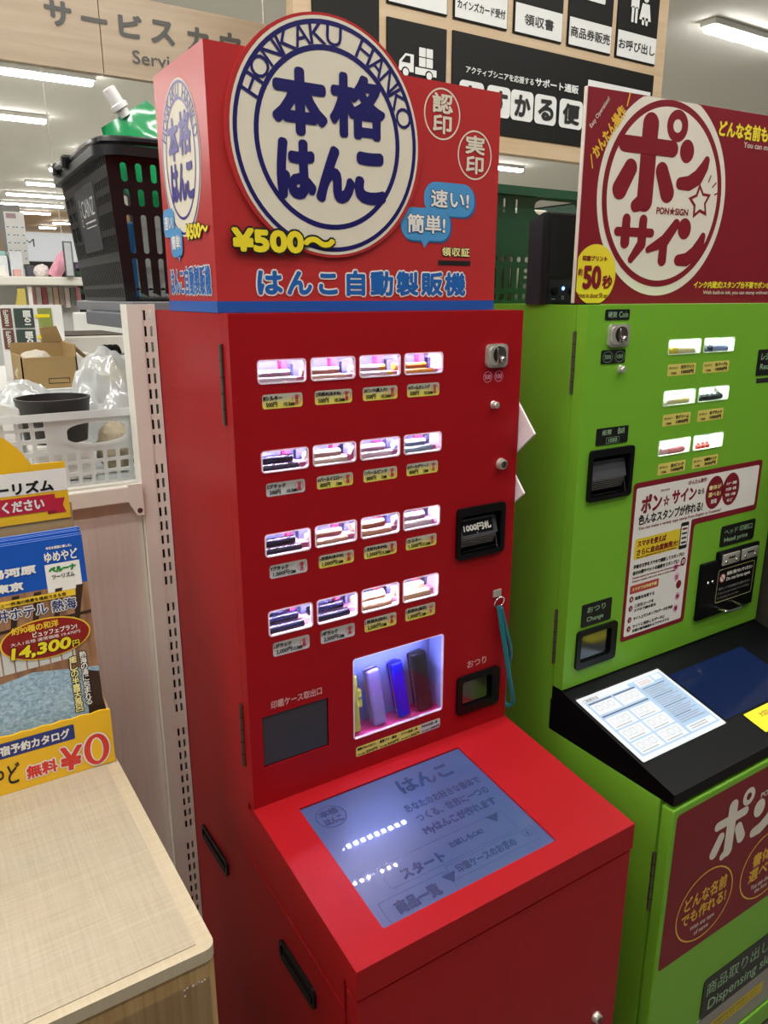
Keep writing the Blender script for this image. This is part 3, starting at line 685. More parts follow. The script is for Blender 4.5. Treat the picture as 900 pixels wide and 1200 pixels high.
# teal key strap hanging from the clip
t = thing('key_strap', (.480, -.012, .88), 'teal elastic strap hanging from a metal ring on the right of the red machine', 'strap')
TEAL = mat('teal_rubber', '#0f7078', rough=.35)
rg = MB(); rg.tube([(.4695 + .0105 * math.cos(a), -.006 - .003 * math.sin(a), 1.095 + .0105 * math.sin(a)) for a in [2 * PI * k / 24 for k in range(25)]], .0011, CHROME, 6, False); rg.build('split_ring', t)
def smooth(pts, n=6):
    P = [Vector(q) for q in pts]; out = []
    for i in range(len(P) - 1):
        a, b, c, d = P[max(i - 1, 0)], P[i], P[i + 1], P[min(i + 2, len(P) - 1)]
        for k in range(n):
            s = k / n; out.append(.5 * ((2 * b) + (c - a) * s + (2 * a - 5 * b + 4 * c - d) * s * s + (3 * b - a - 3 * c + d) * s ** 3))
    return out + [P[-1]]
MB().tube(smooth([(.4685, -.007, 1.088), (.474, -.010, 1.05), (.482, -.012, 1.01), (.494, -.012, .955), (.508, -.010, .905), (.5135, -.006, .886), (.509, .002, .877), (.5065, .010, .885), (.506, .010, .93), (.502, -.006, .99), (.487, -.009, 1.035), (.471, -.009, 1.085)]), .0042, TEAL, 8).build('strap', t)

# white cards taped to the right side, sticking out
for (zc, yc, s, lab) in ((1.395, .010, .034, 'white square card sticking out beside the coin lock of the red machine, upper of two'), (1.291, .018, .027, 'smaller white card sticking out beside the bill slot of the red machine, lower of two')):
    m = MB(); M_ = Matrix.Translation((.5035, yc, zc)) @ Matrix.Rotation(math.radians(-42), 4, 'X')
    m.bbox(-.002, -s, -s, .002, s, s, mat('white_card', '#ecdfe2', rough=.5), .0008, 1, M_)
    tag(m.build('notice_card'), lab, 'card')

# ================================================================== ADVERTISING BOX ON TOP OF THE RED MACHINE
HB = thing('advertising_box', (.232, .13, 1.5882), 'red cardboard advertising box with a round seal emblem, on top of the red machine', 'sign box')
FH = Frame((0, .0319, 0), X, Z, -Y)                       # front
FHS = Frame((0, 0, 0), -Y, Z, -X)                         # left side
H0, H1 = 1.5882, 1.9019
m = MB()
m.box(0, .0319, H0, .464, .2278, H1, BOXRED)
m.shape(FH, [(0, H0), (.464, H0), (.464, 1.6025), (0, 1.6025)], DBLUE, .0004)
m.shape(FHS, [(-.2278, H0), (-.0319, H0), (-.0319, 1.6025), (-.2278, 1.6025)], DBLUE, .0004)
m.build('box', HB)
def emblem(F, cu, cv, ru, rv, lift, navy, thin, s=1.):
    m = MB(); L = lift
    m.disc(F, cu, cv, ru, rv, CREAM, L, 72); m.ring(F, cu, cv, ru * .972, rv * .972, ru * .040, navy, L + .0003, 72)
    m.ring(F, cu, cv, ru * .775, rv * .775, ru * .047, navy, L + .0003, 72)
    for i, ch in enumerate('HONKAKU HANKO'):
        if ch == ' ': continue
        a = math.radians(155 - 11.4 * i); k = .862
        u, v = cu + ru * k * math.cos(a), cv + rv * k * math.sin(a); w_ = ru * .082 * (1.15 if ch == 'O' else 1) * (.6 if ch == 'I' else 1); h_ = rv * .088
        m.text(F, ch, (u - w_, v - h_, u + w_, v + h_), navy, r=thin, lift=L + .0005, rot=a - PI / 2, k=6)
    def g(ch, b, r):
        q = (cu + (b[0] - .168) / .143 * ru, cv + (b[1] - 1.807) / .143 * rv, cu + (b[2] - .168) / .143 * ru, cv + (b[3] - 1.807) / .143 * rv)
        m.text(F, ch, q, navy, r=r * ru / .143, lift=L + .0006, k=12)
    g('本', (.083, 1.808, .164, 1.887), .0042); g('格', (.167, 1.812, .255, 1.890), .0036)
    g('は', (.087, 1.731, .145, 1.804), .0044); g('ん', (.144, 1.730, .205, 1.801), .0046); g('こ', (.204, 1.731, .256, 1.798), .0050)
    return m
m = MB()
FE = Frame((0, .0319, 0), X, Z, -Y)
pts = [(.168 + .148 * math.cos(2 * PI * k / 72), 1.8075 + .1475 * math.sin(2 * PI * k / 72)) for k in range(72)]
m.prism([FE.p(u, v, 0.0002) for u, v in pts], (0, -.004, 0), BOXRED)
m2 = emblem(FE, .168, 1.8075, .1415, .1440, .0046, NAVY, .0002)
off = len(m.v); m.v += m2.v
for f, i, s_ in zip(m2.f, m2.fm, m2.sm): m.f.append([q + off for q in f]); m.fm.append(m.mi(m2.m[i])); m.sm.append(s_)
m.build('round_emblem', HB)
m = MB()
m.otext(FH, '¥500～', (.021, 1.6635, .171, 1.693), YEL, INK, r=.0022, o=.0026, lift=.0064)
m.build('price_lettering', HB)
m = MB()
for (cu, cv, a, b) in ((.3545, 1.8605, '認', '印'), (.4165, 1.8115, '実', '印')):
    m.ring(FH, cu, cv, .0325, .034, .0022, CREAM, .0004); m.text(FH, a, (cu - .0185, cv + .001, cu + .0185, cv + .027), CREAM, r=.0009); m.text(FH, b, (cu - .017, cv - .026, cu + .017, cv - .001), CREAM, r=.0009)
m.build('seal_roundels', HB)
m = MB(); SH = mat('dark_outline_blue', '#2b5c8e', rough=.35)
m.rr(FH, .326, 1.7215, .421, 1.768, SH, .021, .0003); m.rr(FH, .324, 1.724, .418, 1.770, BUB, .021, .0005); m.otext(FH, '速い!', (.336, 1.735, .407, 1.760), WHITE, SH, r=.0007, o=.0012)
m.rr(FH, .285, 1.6855, .376, 1.731, SH, .020, .0007); m.rr(FH, .283, 1.688, .373, 1.733, BUB, .020, .0009); m.shape(FH, [(.318, 1.692), (.325, 1.6775), (.336, 1.69)], BUB, .0010)
m.otext(FH, '簡単!', (.294, 1.698, .363, 1.724), WHITE, SH, r=.0007, o=.0012, lift=.0013)
m.build('speech_bubbles', HB)
m = MB()
m.otext(FH, '領収証', (.358, 1.667, .411, 1.680), PALEY, INK, r=.0004, o=.0010, sp=1.12)
m.rr(FH, .351, 1.6535, .414, 1.6615, mat('dark_red_edge', '#6e1414', rough=.6), .001, .0004); m.rr(FH, .3525, 1.6545, .413, 1.6605, GAP, .0008, .0006)
m.build('receipt_slot', HB)
m = MB(); m.otext(FH, 'はんこ自動製販機', (.056, 1.609, .405, 1.644), BLUE, WHITE, r=.0015, o=.0022, sp=1.2); m.build('title_lettering', HB)
# left side
NAVY2 = mat('violet_navy_print', '#3a2a86', rough=.3)
m = emblem(FHS, -.136, 1.784, .076, .097, .0004, NAVY2, .0001)
m.build('side_emblem', HB)
m = MB()
m.otext(FHS, '¥500～', (-.129, 1.682, -.046, 1.702), YEL, INK, r=.0012, o=.0014, lift=.0016)
m.rr(FHS, -.229 + .004, 1.690, -.176, 1.728, BUB, .012, .0014); m.text(FHS, '速い!', (-.219, 1.700, -.182, 1.719), WHITE, r=.0005, lift=.0018)
m.rr(FHS, -.197, 1.662, -.147, 1.700, BUB, .012, .0018); m.text(FHS, '簡単!', (-.191, 1.672, -.153, 1.691), WHITE, r=.0005, lift=.0022); m.shape(FHS, [(-.168, 1.664), (-.165, 1.654), (-.158, 1.664)], BUB, .0018)
m.otext(FHS, 'はんこ自動製販機', (-.212, 1.610, -.048, 1.648), BLUE, WHITE, r=.0010, o=.0016, sp=1.05)
m.build('side_lettering', HB)

# ================================================================== GREEN STAMP VENDING MACHINE
GM = thing('stamp_vending_machine', (.97, .2, 0), 'bright green stamp vending machine with a black sloped console, right of the red one', 'vending machine')
GX0, GX1, GB, GT = .648, 1.291, .8672, 1.5944
FY = Frame((0, 0, 0), X, Z, -Y)
GW = [(.868, .9655), (.975, 1.0735)]; GR = [(1.502, 1.531), (1.405, 1.435), (1.307, 1.339)]
GBILL = (.675, 1.243, .793, 1.340); GCOIN = (.677, .902, .790, .984); GPF = (1.045, .920, 1.252, 1.064)
m = MB(); T = .012
m.box(GX0, .0265, GB - .03, GX0 + T, .44, GT, GREEN).box(GX1 - T, .0265, GB - .03, GX1, .44, GT, GREEN).box(GX0 + T, .42, GB - .03, GX1 - T, .44, GT, GREEN).box(GX0 + T, .0265, GT - T, GX1 - T, .42, GT, GREEN)
m.box(GX0, -.242, .03, GX1, .44, .768, GREEN).box(GX0, .03, .768, GX1, .44, GB - .03, GREEN)
m.build('cabinet', GM)
MB().bbox(GX0 + .02, -.22, 0, GX1 - .02, .42, .03, BLACK, .004).build('plinth', GM)
m = MB()
m.plate(FY, [(GX0, GB), (GX1, GB), (GX1, GT), (GX0, GT)], [rrect(a, c, b, d, .004) for c, d in GR for a, b in GW] +
        [rrect(GBILL[0] + .004, GBILL[1] + .004, GBILL[2] - .004, GBILL[3] - .004, .005), rrect(GCOIN[0] + .004, GCOIN[1] + .004, GCOIN[2] - .004, GCOIN[3] - .004, .005)], .002, GREEN)
m.box(GX0, .002, GB, GX0 + .002, .0255, GT, GREEN).box(GX1 - .002, .002, GB, GX1, .0255, GT, GREEN).box(GX0 + .002, .002, GT - .002, GX1 - .002, .0255, GT, GREEN).box(GX0 + .002, .002, GB, GX1 - .002, .0255, GB + .002, GREEN)
m.build('upper_door', GM)
m = MB().bbox(GX0 + .002, -.269, .04, GX1, -.244, .760, GREEN, .003); m.build('lower_door', GM)
for (yy, z0, z1) in ((.026, 1.441, 1.550), (.026, .916, 1.028), (-.2435, .540, .662)):
    m = MB().tube([(GX0 - .0015, yy, z0), (GX0 - .0015, yy, z1)], .0034, DSTEEL, 10)
    for q in range(1, 5): m.tube([(GX0 - .0015, yy, z0 + (z1 - z0) * q / 5 - .0004), (GX0 - .0015, yy, z0 + (z1 - z0) * q / 5 + .0004)], .0038, GAP, 10)
    m.build('hinge', GM)
# black sloped console
CBLK = mat('console_black', '#07080a', rough=.42, spec=.12, bump=.04, bscale=400)
sl2 = math.atan2(.862 - .792, .263)
FK = Frame((0, -.005, .862), X, Vector((0, math.cos(sl2), math.sin(sl2))), Vector((0, -math.sin(sl2), math.cos(sl2))))
m = MB(); m.prism([(GX0 + .001, .029, .871), (GX0 + .001, -.2675, .7915), (GX0 + .001, -.2675, .7695), (GX0 + .001, .029, .7695)], (GX1 - GX0 - .002, 0, 0), CBLK)
con = m.build('console', GM)
def K(p): return (p[0], (p[1] + .005) / math.cos(sl2))
m = MB()
DSC = mat('dark_blue_screen', '#060a18', rough=.12, spec=.6, emit='#0e2148', es=.8, var=.3, nscale=9)
sv = [K((.905, -.188)), K((1.150, -.188)), K((1.158, -.052)), K((.912, -.048))]
m.shape(FK, [(.905, sv[0][1]), (1.155, sv[0][1]), (1.158, sv[2][1]), (.905, sv[2][1])], DSC, .0006); m.build('touchscreen', GM)
# laminated instruction sheet on the console
PAPER2 = mat('paper_cool_light_tint', '#e9eff6', rough=.5)  # white paper tinted bluish to stand in for cooler light
t = thing('instruction_sheet', (.777, -.11, .836), 'laminated white and pale blue instruction sheet lying on the black console', 'sheet')
u0, u1 = .656, .8985; v0, v1 = K((0, -.1945))[1], K((0, -.0285))[1]; H = v1 - v0; W_ = u1 - u0
m = MB(); m.prism([FK.p(a, b, .0008) for a, b in rrect(u0, v0, u1, v1, .003)], FK.en * .0006, PAPER2); m.build('paper', t)
PB = mat('pale_blue_print', '#b3d0ee', rough=.5); SB2 = mat('slate_blue_print', '#54617e', rough=.5); LG = mat('light_grey_print', '#a9a9ad', rough=.5); LR = mat('rose_print', '#d9b8b8', rough=.5)
m = MB()
def P(a, b, c, d, mt, lift=.0016, r=.001): m.rr(FK, u0 + W_ * a, v0 + H * b, u0 + W_ * c, v0 + H * d, mt, r, lift)
def PT(s, a, b, c, d, mt=SB2): m.text(FK, s, (u0 + W_ * a, v0 + H * b, u0 + W_ * c, v0 + H * d), mt, lift=.0024)
P(.04, .06, .97, .95, PB); P(.03, .9, .56, .955, PAPER2, .0018)
PT('ご利用方法', .04, .905, .2, .955, INK)
P(.06, .865, .32, .885, SB2, .002); P(.34, .865, .60, .885, SB2, .002); P(.06, .70, .32, .86, PAPER2, .002); P(.34, .70, .60, .86, PAPER2, .002)
P(.06, .655, .60, .675, SB2, .002)
for r_ in range(3):
    for c_ in range(2):
        a, b = .06 + .28 * c_, .46 - .19 * r_ ; P(a, b, a + .26, b + .17, PAPER2, .002)
        for q in range(3): m.outline(FK, rrect(u0 + W_ * (a + .03 + .07 * q), v0 + H * (b + .06), u0 + W_ * (a + .08 + .07 * q), v0 + H * (b + .14), .002), .0007, (LR if (r_ + c_ + q) % 3 == 0 else LG), .0024)
        m.rr(FK, u0 + W_ * (a + .02), v0 + H * (b + .02), u0 + W_ * (a + .2), v0 + H * (b + .03), LG, .0005, .0024)
for c_ in range(2):
    for q in range(3): m.outline(FK, rrect(u0 + W_ * (.09 + .28 * c_ + .07 * q), v0 + H * .75, u0 + W_ * (.14 + .28 * c_ + .07 * q), v0 + H * .83, .002), .0007, LG, .0024)
P(.64, .84, .83, .94, PAPER2, .002); P(.85, .86, .95, .94, PAPER2, .002); P(.63, .08, .95, .17, PAPER2, .002)
for q in range(3): P(.66, .86 + .022 * q, .80, .868 + .022 * q, LR, .0024, .0004)
for q in range(19):
    b = .80 - .032 * q; P(.64, b, .64 + (.28, .25, .29, .2)[q % 4], b + .009, LG if q % 5 else SB2, .0024, .0004)
for q in range(2): P(.66, .105 + .03 * q, .86, .115 + .03 * q, LG, .0024, .0004)
m.build('printing', t)
m = MB(); m.rr(FK, u0 - .003, v0 - .003, u1 + .003, v1 + .003, SHEETC, .004, .0030); m.build('laminate', t)
# yellow note
t = thing('notice_card', (1.02, -.22, .805), 'yellow paper notice at the right edge of the black console', 'card')
m = MB(); a0, a1 = K((0, -.244))[1], K((0, -.194))[1]
m.prism([FK.p(a, b, .0008) for a, b in rrect(.953, a0, 1.10, a1, .002)], FK.en * .0008, mat('bright_yellow_paper', '#f2ee1e', rough=.5)); m.build('paper', t)
m = MB(); m.text(FK, '大切なお知らせ', (.985, a1 - .022, 1.06, a1 - .009), mat('orange_print', '#b06a20', rough=.5), r=.0003, lift=.0018); m.text(FK, '画面を強く押さないで', (.99, a1 - .040, 1.06, a1 - .030), SB2, lift=.0018); m.build('printing', t)

# lit windows, labels
for c, d in GR:
    bay(GM, .862, 1.080, c, d, .034, WHITE, WHITE, WHITE, LEDG, [a + (b - a) * (k + .5) / 5 for a, b in GW for k in range(5)], 'product_tray', ystart=.0023, step=False, LY=.010, LS=.003)
GRIM = mat('clear_green_rim', '#d8efd0', rough=.2)
for c, d in GR:
    for a, b in GW:
        m = MB().plate(Frame((0, -.0012, 0), X, Z, -Y), rrect(a, c, b, d, .0044), [rrect(a + .0016, c + .0016, b - .0016, d - .0016, .0035)], .005, GRIM)
        o = m.build('product_window', GM); MB().rr(FY, a + .001, c + .001, b - .001, d - .001, PANE, .003, -.0015).build('pane', o)
gt = [('ポンサイン', '①ホワイト', '1000円', '12㎜'), ('ポンサイン', '④パープル', '1000円', '12㎜'), ('ポンサイン', '②クリーム', '1000円', '12㎜'), ('ポンサイン', '⑤ブラック', '1000円', '12㎜'), ('ポンサイン', '③ピンク', '1000円', '12㎜'), ('ポンサイン', '⑥補充インク', '300円', '3色')]
GZ = [(1.4625, 1.4845), (1.366, 1.389), (1.2695, 1.2925)]
for i, (a, b, c, d) in enumerate(gt):
    u0 = (.8725, .9795)[i % 2]; u1 = u0 + .0845; v0, v1 = GZ[i // 2]; m = MB(); m.rr(FY, u0, v0, u1, v1, TAGG, .003)
    m.text(FY, a, (u0 + .004, v0 + .0125, u0 + .029, v0 + .0175), INK, r=.0002); m.text(FY, b, (u0 + .038, v0 + .0120, u0 + .079, v0 + .0195), INK, r=.0004)
    m.text(FY, c, (u0 + .040, v0 + .0025, u0 + .078, v0 + .0100), INK, r=.0005); m.text(FY, d, (u0 + .010, v0 + .003, u0 + .026, v0 + .0075), INK, r=.0002)
    m.build('price_label', GM)
# black sign plates
SG = mat('engraved_green', '#9fc49a', rough=.5); SP = mat('black_sign_plate', '#101210', rough=.4)
def sign(F, b, lines, name='sign_plate', parent=GM, r=.003):
    m = MB(); m.prism([F.p(x, y, 0) for x, y in rrect(*b, r)], F.en * .0012, SP)
    for t_, bb in lines: m.text(F, t_, bb, SG, r=.0001, lift=.0016)
    return m.build(name, parent)
sign(FY, (.690, 1.5685, .752, 1.5868), [('硬貨', (.696, 1.573, .718, 1.583)), ('Coin', (.724, 1.573, .747, 1.583))])
coin_mech(GM, FY, .699, 1.5225, .7505, 1.5615)
o = sign(FY, (.687, 1.4935, .749, 1.5175), [('500', (.695, 1.502, .711, 1.509)), ('100', (.726, 1.502, .742, 1.509))])
m = MB()
for u in (.703, .734): m.ring(FY, u, 1.5055, .0125, .0098, .0006, SG, .0016, 28)
m.build('ring_marks', o)
MB().lathe((.739, 0, 1.4825), -Y, [(.0075, 0), (.0075, .001), (.006, .002), (.006, .009), (.005, .0105), (0, .011)], STEEL, 20).build('return_button', GM)
o = sign(FY, (.690, 1.347, .775, 1.3785), [('紙幣', (.704, 1.365, .729, 1.375)), ('Bill', (.746, 1.365, .763, 1.3755)), ('1000', (.722, 1.351, .745, 1.358))])
m = MB(); m.outline(FY, [(.716, 1.349), (.751, 1.349), (.751, 1.360), (.716, 1.360)], .0007, SG, .0016); m.build('frame_mark', o)
bill_unit(GM, FY, GBILL, None, None)
sign(FY, (.687, .990, .7705, 1.037), [('おつり', (.701, 1.018, .752, 1.030)), ('Change', (.701, .997, .748, 1.009))])
coin_return(GM, FY, GCOIN)
sign(FY, (1.161, 1.448, 1.255, 1.502), [('レシート', (1.172, 1.48, 1.235, 1.494)), ('Receipt', (1.172, 1.457, 1.235, 1.472))])
m = MB(); m.rr(FY, 1.166, 1.432, 1.25, 1.442, GAP, .001, .0004); m.build('receipt_slot', GM)
sign(FY, (1.108, 1.078, 1.234, 1.126), [('ヘッド 印刷口', (1.120, 1.105, 1.222, 1.118)), ('Head print', (1.122, 1.085, 1.208, 1.098))], r=.006)
# print head flap
m = MB().bbox(GPF[0], -.008, GPF[1], GPF[2], 0, GPF[3] - .012, CBLK, .002); m.bbox(GPF[0] + .055, -.008, GPF[3] - .02, GPF[2], 0, GPF[3] + .006, CBLK, .002)
o = m.build('print_head_flap', GM)
FQ = Frame((0, -.008, 0), X, Z, -Y)
for u in (1.112, 1.182):
    q = MB().bbox(u, -.0125, 1.038, u + .060, -.0085, 1.063, STEEL, .001)
    for k in (.012, .048): q.lathe((u + k, -.0125, 1.045), -Y, [(.004, 0), (.003, .0015), (0, .002)], CHROME, 12)
    q.bbox(u + .018, -.0135, 1.052, u + .042, -.0125, 1.056, GAP, .0004, 1); q.build('flap_hinge', o)
q = MB()
for u in (1.072, 1.088): q.lathe((u, -.008, 1.005), -Y, [(.0035, 0), (.003, .0015), (0, .002)], CHROME, 12)
q.build('screw_pair', o)
q = MB(); q.tube(smooth([(1.105, -.008, .942), (1.105, -.030, .942), (1.112, -.040, .942), (1.160, -.040, .942), (1.168, -.030, .942), (1.168, -.008, .942)], 5), .0028, CHROME, 8); q.build('pull_handle', o)
q = MB(); fb = rrect(1.105, .950, 1.240, 1.028, .006)
q.outline(FQ, fb, .0009, PALEY, .0006); q.ring(FQ, 1.122, 1.007, .0105, .0105, .0022, mat('prohibition_red', '#b8453e', rough=.5), .0008, 28); q.disc(FQ, 1.122, 1.007, .0085, .0085, WHITE, .0006, 24)
q.shape(FQ, [(1.115, 1.0125), (1.1165, 1.014), (1.129, 1.0015), (1.1275, 1.0)][::-1], CRIM, .001)
q.text(FQ, '無理に開けないでください', (1.137, 1.010, 1.233, 1.019), WHITE, r=.0003); q.text(FQ, 'Do not force open', (1.137, .995, 1.226, 1.006), WHITE, r=.0003)
q.text(FQ, '印字ヘッドの交換時以外は開けません', (1.112, .978, 1.230, .985), GREY, r=.0001); q.text(FQ, 'It does not open except when attaching', (1.112, .967, 1.228, .974), GREY); q.text(FQ, 'or detaching the print head', (1.112, .957, 1.19, .963), GREY)
q.build('warning_sticker', o)
# L-shaped information sticker
m = MB()
def chamfer(pts, r):
    out = []; n = len(pts)
    for i in range(n):
        a, b, c = Vector(pts[i - 1]), Vector(pts[i]), Vector(pts[(i + 1) % n]); p0 = b + (a - b).normalized() * r; p1 = b + (c - b).normalized() * r
        out += [tuple(p0 * (1 - s) ** 2 + b * 2 * s * (1 - s) + p1 * s * s) for s in (0, .25, .5, .75, 1)]
    return out
Lo = [(.806, .928), (1.010, .928), (1.010, 1.147), (1.231, 1.147), (1.231, 1.262), (.806, 1.262)]
Li = [(.815, .938), (.998, .938), (.998, 1.160), (1.220, 1.160), (1.220, 1.251), (.815, 1.251)]
m.shape(FY, chamfer(Lo, .009), CRIM, .0004); m.shape(FY, chamfer(Li, .005), WHITE, .0008)
def T(s, b, mt=INK, r=.0003, **k): m.text(FY, s, b, mt, r=r, lift=.0012, **k)
T('ポン', (.832, 1.197, .894, 1.235), CRIM, .0016); T('☆', (.898, 1.203, .918, 1.226), CRIM, .0005); T('サイン', (.925, 1.203, 1.004, 1.232), CRIM, .0014); T('なら', (1.008, 1.212, 1.030, 1.224), INK, .0005)
T('色んなスタンプが作れる!', (.828, 1.174, 1.030, 1.196), INK, .0007); T('You can make a variety type stamp from English to Katakana!', (.830, 1.1625, 1.095, 1.1705), CRIM, .0001)
T('\\かんたん操作/', (.972, 1.237, 1.035, 1.247), CRIM, .0002); T('PON SIGN', (.888, 1.235, .915, 1.239), CRIM, .0001)
for u, ls in ((1.066, (('書体が', PALEY), ('選べる!', PALEY), ('対応可能', WHITE))), (1.123, (('カナ・英語', WHITE), ('お仕事・洗濯', WHITE), ('学校・介護', WHITE), ('など', WHITE)))):
    m.disc(FY, u, 1.209, .030, .036, CRIM, .0010)
    for k, (s_, c_) in enumerate(ls):
        hh = .010 if len(ls) == 3 else .007; vv = 1.226 - k * (.0155 if len(ls) == 3 else .0125); wd = .042 if len(ls) == 3 and k < 2 else .036 if k < len(ls) - 1 else .02
        m.text(FY, s_, (u - wd / 2, vv - hh, u + wd / 2, vv), c_, r=.0003, lift=.0014)
m.rr(FY, .824, 1.103, .985, 1.146, mat('warm_yellow_print', '#ead02e', rough=.45), .004, .0010)
T('スマホを使えば', (.832, 1.128, .920, 1.142), CRIM, .0006); T('さらに自由度無限大!', (.832, 1.110, .960, 1.124), CRIM, .0006); T('You can customize more with your smartphone', (.832, 1.1045, .955, 1.108), CRIM)
m.rr(FY, .964, 1.100, .990, 1.158, INK, .004, .0014); m.rr(FY, .966, 1.108, .988, 1.150, WHITE, .001, .0018)
for k in range(4): m.rr(FY, .969, 1.142 - k * .010, .985, 1.146 - k * .010, CRIM if k == 0 else INK, .001, .0022)
T('手書き文字をスマホで撮影してスタンプに!', (.826, 1.083, .985, 1.092), INK, .0004); T('自分の顔やペットの画像をスタンプに!', (.826, 1.070, .970, 1.079), INK, .0004)
T('Create stamps by taking pictures of handwritten letters', (.826, 1.0615, .985, 1.0655), CRIM); T('Create a stamp with your face or pets image', (.826, 1.054, .960, 1.058), CRIM)
m.rr(FY, .822, 1.030, .910, 1.048, mat('brick_print', '#b8443a', rough=.5), .003, .0010); T('スマホでの作成手順', (.828, 1.035, .904, 1.043), PALEY, .0003)
for k, (a, b) in enumerate((('画像を用意する', None), ('二次元コードを', 'スマホで読み取る'), ('サイト上でスタンプのデータを作成', None), ('サイトに保存したデータに', '本機の操作画面からアクセスする'))):
    vv = (1.018, .998, .973, .953)[k]; m.disc(FY, .829, vv, .006, .0065, CRIM, .0010, 20); m.text(FY, str(k + 1), (.8275, vv - .003, .8305, vv + .003), WHITE, r=.0002, lift=.0014)
    T(a, (.840, vv - .001 if b else vv - .004, .840 + .0085 * len(a) * (.92 if len(a) > 14 else 1), vv + .007 if b else vv + .004), INK, .0003)
    if b: T(b, (.840, vv - .0105, .840 + .0085 * len(b) * (.92 if len(b) > 14 else 1), vv - .0035), INK, .0003)
for k, (u, vv) in enumerate(((.985, 1.070), (.962, 1.062), (.968, 1.038), (.978, 1.020), (.978, .993), (.976, .966))):
    (m.disc if k in (0, 3) else m.disc)(FY, u, vv, .0085, .0095, CRIM if k in (0, 3) else PALEPINK, .0010, 24)
    if k not in (3,): T('印祝花☺寿様'[k] if k != 3 else '', (u - .005, vv - .005, u + .005, vv + .005), WHITE if k == 0 else CRIM, .0003)
m.build('information_sticker', GM)
# lower door graphics
FL = Frame((0, -.269, 0), X, Z, -Y)
m = MB(); m.shape(FL, chamfer([(.659, .412), (1.24, .412), (1.24, .747), (.662, .747)], .010), CRIM, .0004)
OFF = mat('warm_white_print', '#e4dccb', rough=.5)
_lq = [0]
def LQ(): _lq[0] = (_lq[0] + 1) % 140; return _lq[0] * 2.4e-6
def roundkana_po(m, F, b, mt, lift):                       # the rounded logo letters
    u0, v0, u1, v1 = b; w_, h_ = u1 - u0, v1 - v0; Q = lambda x, y: (u0 + w_ * x, v0 + h_ * y)
    def cap(p, q, r0, r1=None):
        r1 = r1 or r0; (x0, y0), (x1, y1) = p, q
        for k in range(37):
            s = k / 36; m.disc(F, x0 + (x1 - x0) * s, y0 + (y1 - y0) * s, r0 + (r1 - r0) * s, r0 + (r1 - r0) * s, mt, lift + LQ(), 20)
    cap(Q(.10, .66), Q(.74, .66), w_ * .075); cap(Q(.42, .88), Q(.42, .10), w_ * .105)
    cap(Q(.30, .04), Q(.42, .10), w_ * .06, w_ * .09)
    cap(Q(.20, .42), Q(.08, .20), w_ * .085, w_ * .095); cap(Q(.62, .42), Q(.72, .20), w_ * .085, w_ * .095)
    m.ring(F, *Q(.78, .90), w_ * .145, w_ * .145, w_ * .085, mt, lift + LQ(), 32)
def roundkana_n(m, F, b, mt, lift):
    u0, v0, u1, v1 = b; w_, h_ = u1 - u0, v1 - v0; Q = lambda x, y: (u0 + w_ * x, v0 + h_ * y)
    m.disc(F, *Q(.24, .80), w_ * .22, w_ * .24, mt, lift + LQ(), 28)
    P_ = [Q(.12, .12), Q(.40, .14), Q(.66, .28), Q(.84, .52), Q(.90, .66)]; R_ = [.13, .16, .17, .13, .09]
    for i in range(4):
        for k in range(17):
            s = k / 16; m.disc(F, P_[i][0] * (1 - s) + P_[i + 1][0] * s, P_[i][1] * (1 - s) + P_[i + 1][1] * s, w_ * (R_[i] * (1 - s) + R_[i + 1] * s), w_ * (R_[i] * (1 - s) + R_[i + 1] * s), mt, lift + LQ(), 20)
def roundkana_sa(m, F, b, mt, lift):
    u0, v0, u1, v1 = b; w_, h_ = u1 - u0, v1 - v0; Q = lambda x, y: (u0 + w_ * x, v0 + h_ * y)
    def cap(p, q, r0, r1=None):
        r1 = r1 or r0
        for k in range(31):
            s = k / 30; m.disc(F, p[0] + (q[0] - p[0]) * s, p[1] + (q[1] - p[1]) * s, r0 + (r1 - r0) * s, r0 + (r1 - r0) * s, mt, lift + LQ(), 20)
    cap(Q(.08, .64), Q(.92, .64), w_ * .08); cap(Q(.28, .90), Q(.28, .42), w_ * .10, w_ * .11); cap(Q(.70, .90), Q(.70, .40), w_ * .10, w_ * .11); cap(Q(.70, .40), Q(.46, .06), w_ * .11, w_ * .07)
def roundkana_i(m, F, b, mt, lift):
    u0, v0, u1, v1 = b; w_, h_ = u1 - u0, v1 - v0; Q = lambda x, y: (u0 + w_ * x, v0 + h_ * y)
    def cap(p, q, r0, r1=None):
        r1 = r1 or r0
        for k in range(31):
            s = k / 30; m.disc(F, p[0] + (q[0] - p[0]) * s, p[1] + (q[1] - p[1]) * s, r0 + (r1 - r0) * s, r0 + (r1 - r0) * s, mt, lift + LQ(), 20)
    cap(Q(.88, .90), Q(.56, .52), w_ * .11, w_ * .14); cap(Q(.56, .52), Q(.08, .32), w_ * .14, w_ * .07); cap(Q(.54, .50), Q(.54, .10), w_ * .12, w_ * .13)
roundkana_po(m, FL, (.776, .590, .908, .714), OFF, .0010); roundkana_n(m, FL, (.902, .598, .985, .674), OFF, .0010)
m.text(FL, 'PON★SIGN', (.921, .680, 1.02, .694), OFF, r=.0004)
roundkana_sa(m, FL, (1.0, .596, 1.09, .68), OFF, .0010)
for cu, cv in ((.7805, .505), (.9775, .505)): m.ring(FL, cu, cv, .086, .077, .0032, GOLD, .0010, 64)
def GT_(s, b, mt=GOLD, r=.0008, **k): m.text(FL, s, b, mt, r=r, **k)
GT_('どんな名前', (.716, .514, .845, .546)); GT_('でも作れる!', (.712, .480, .848, .510)); GT_('With any type', (.742, .458, .816, .470), OFF, .0002); GT_('of name', (.757, .444, .801, .454), OFF, .0002)
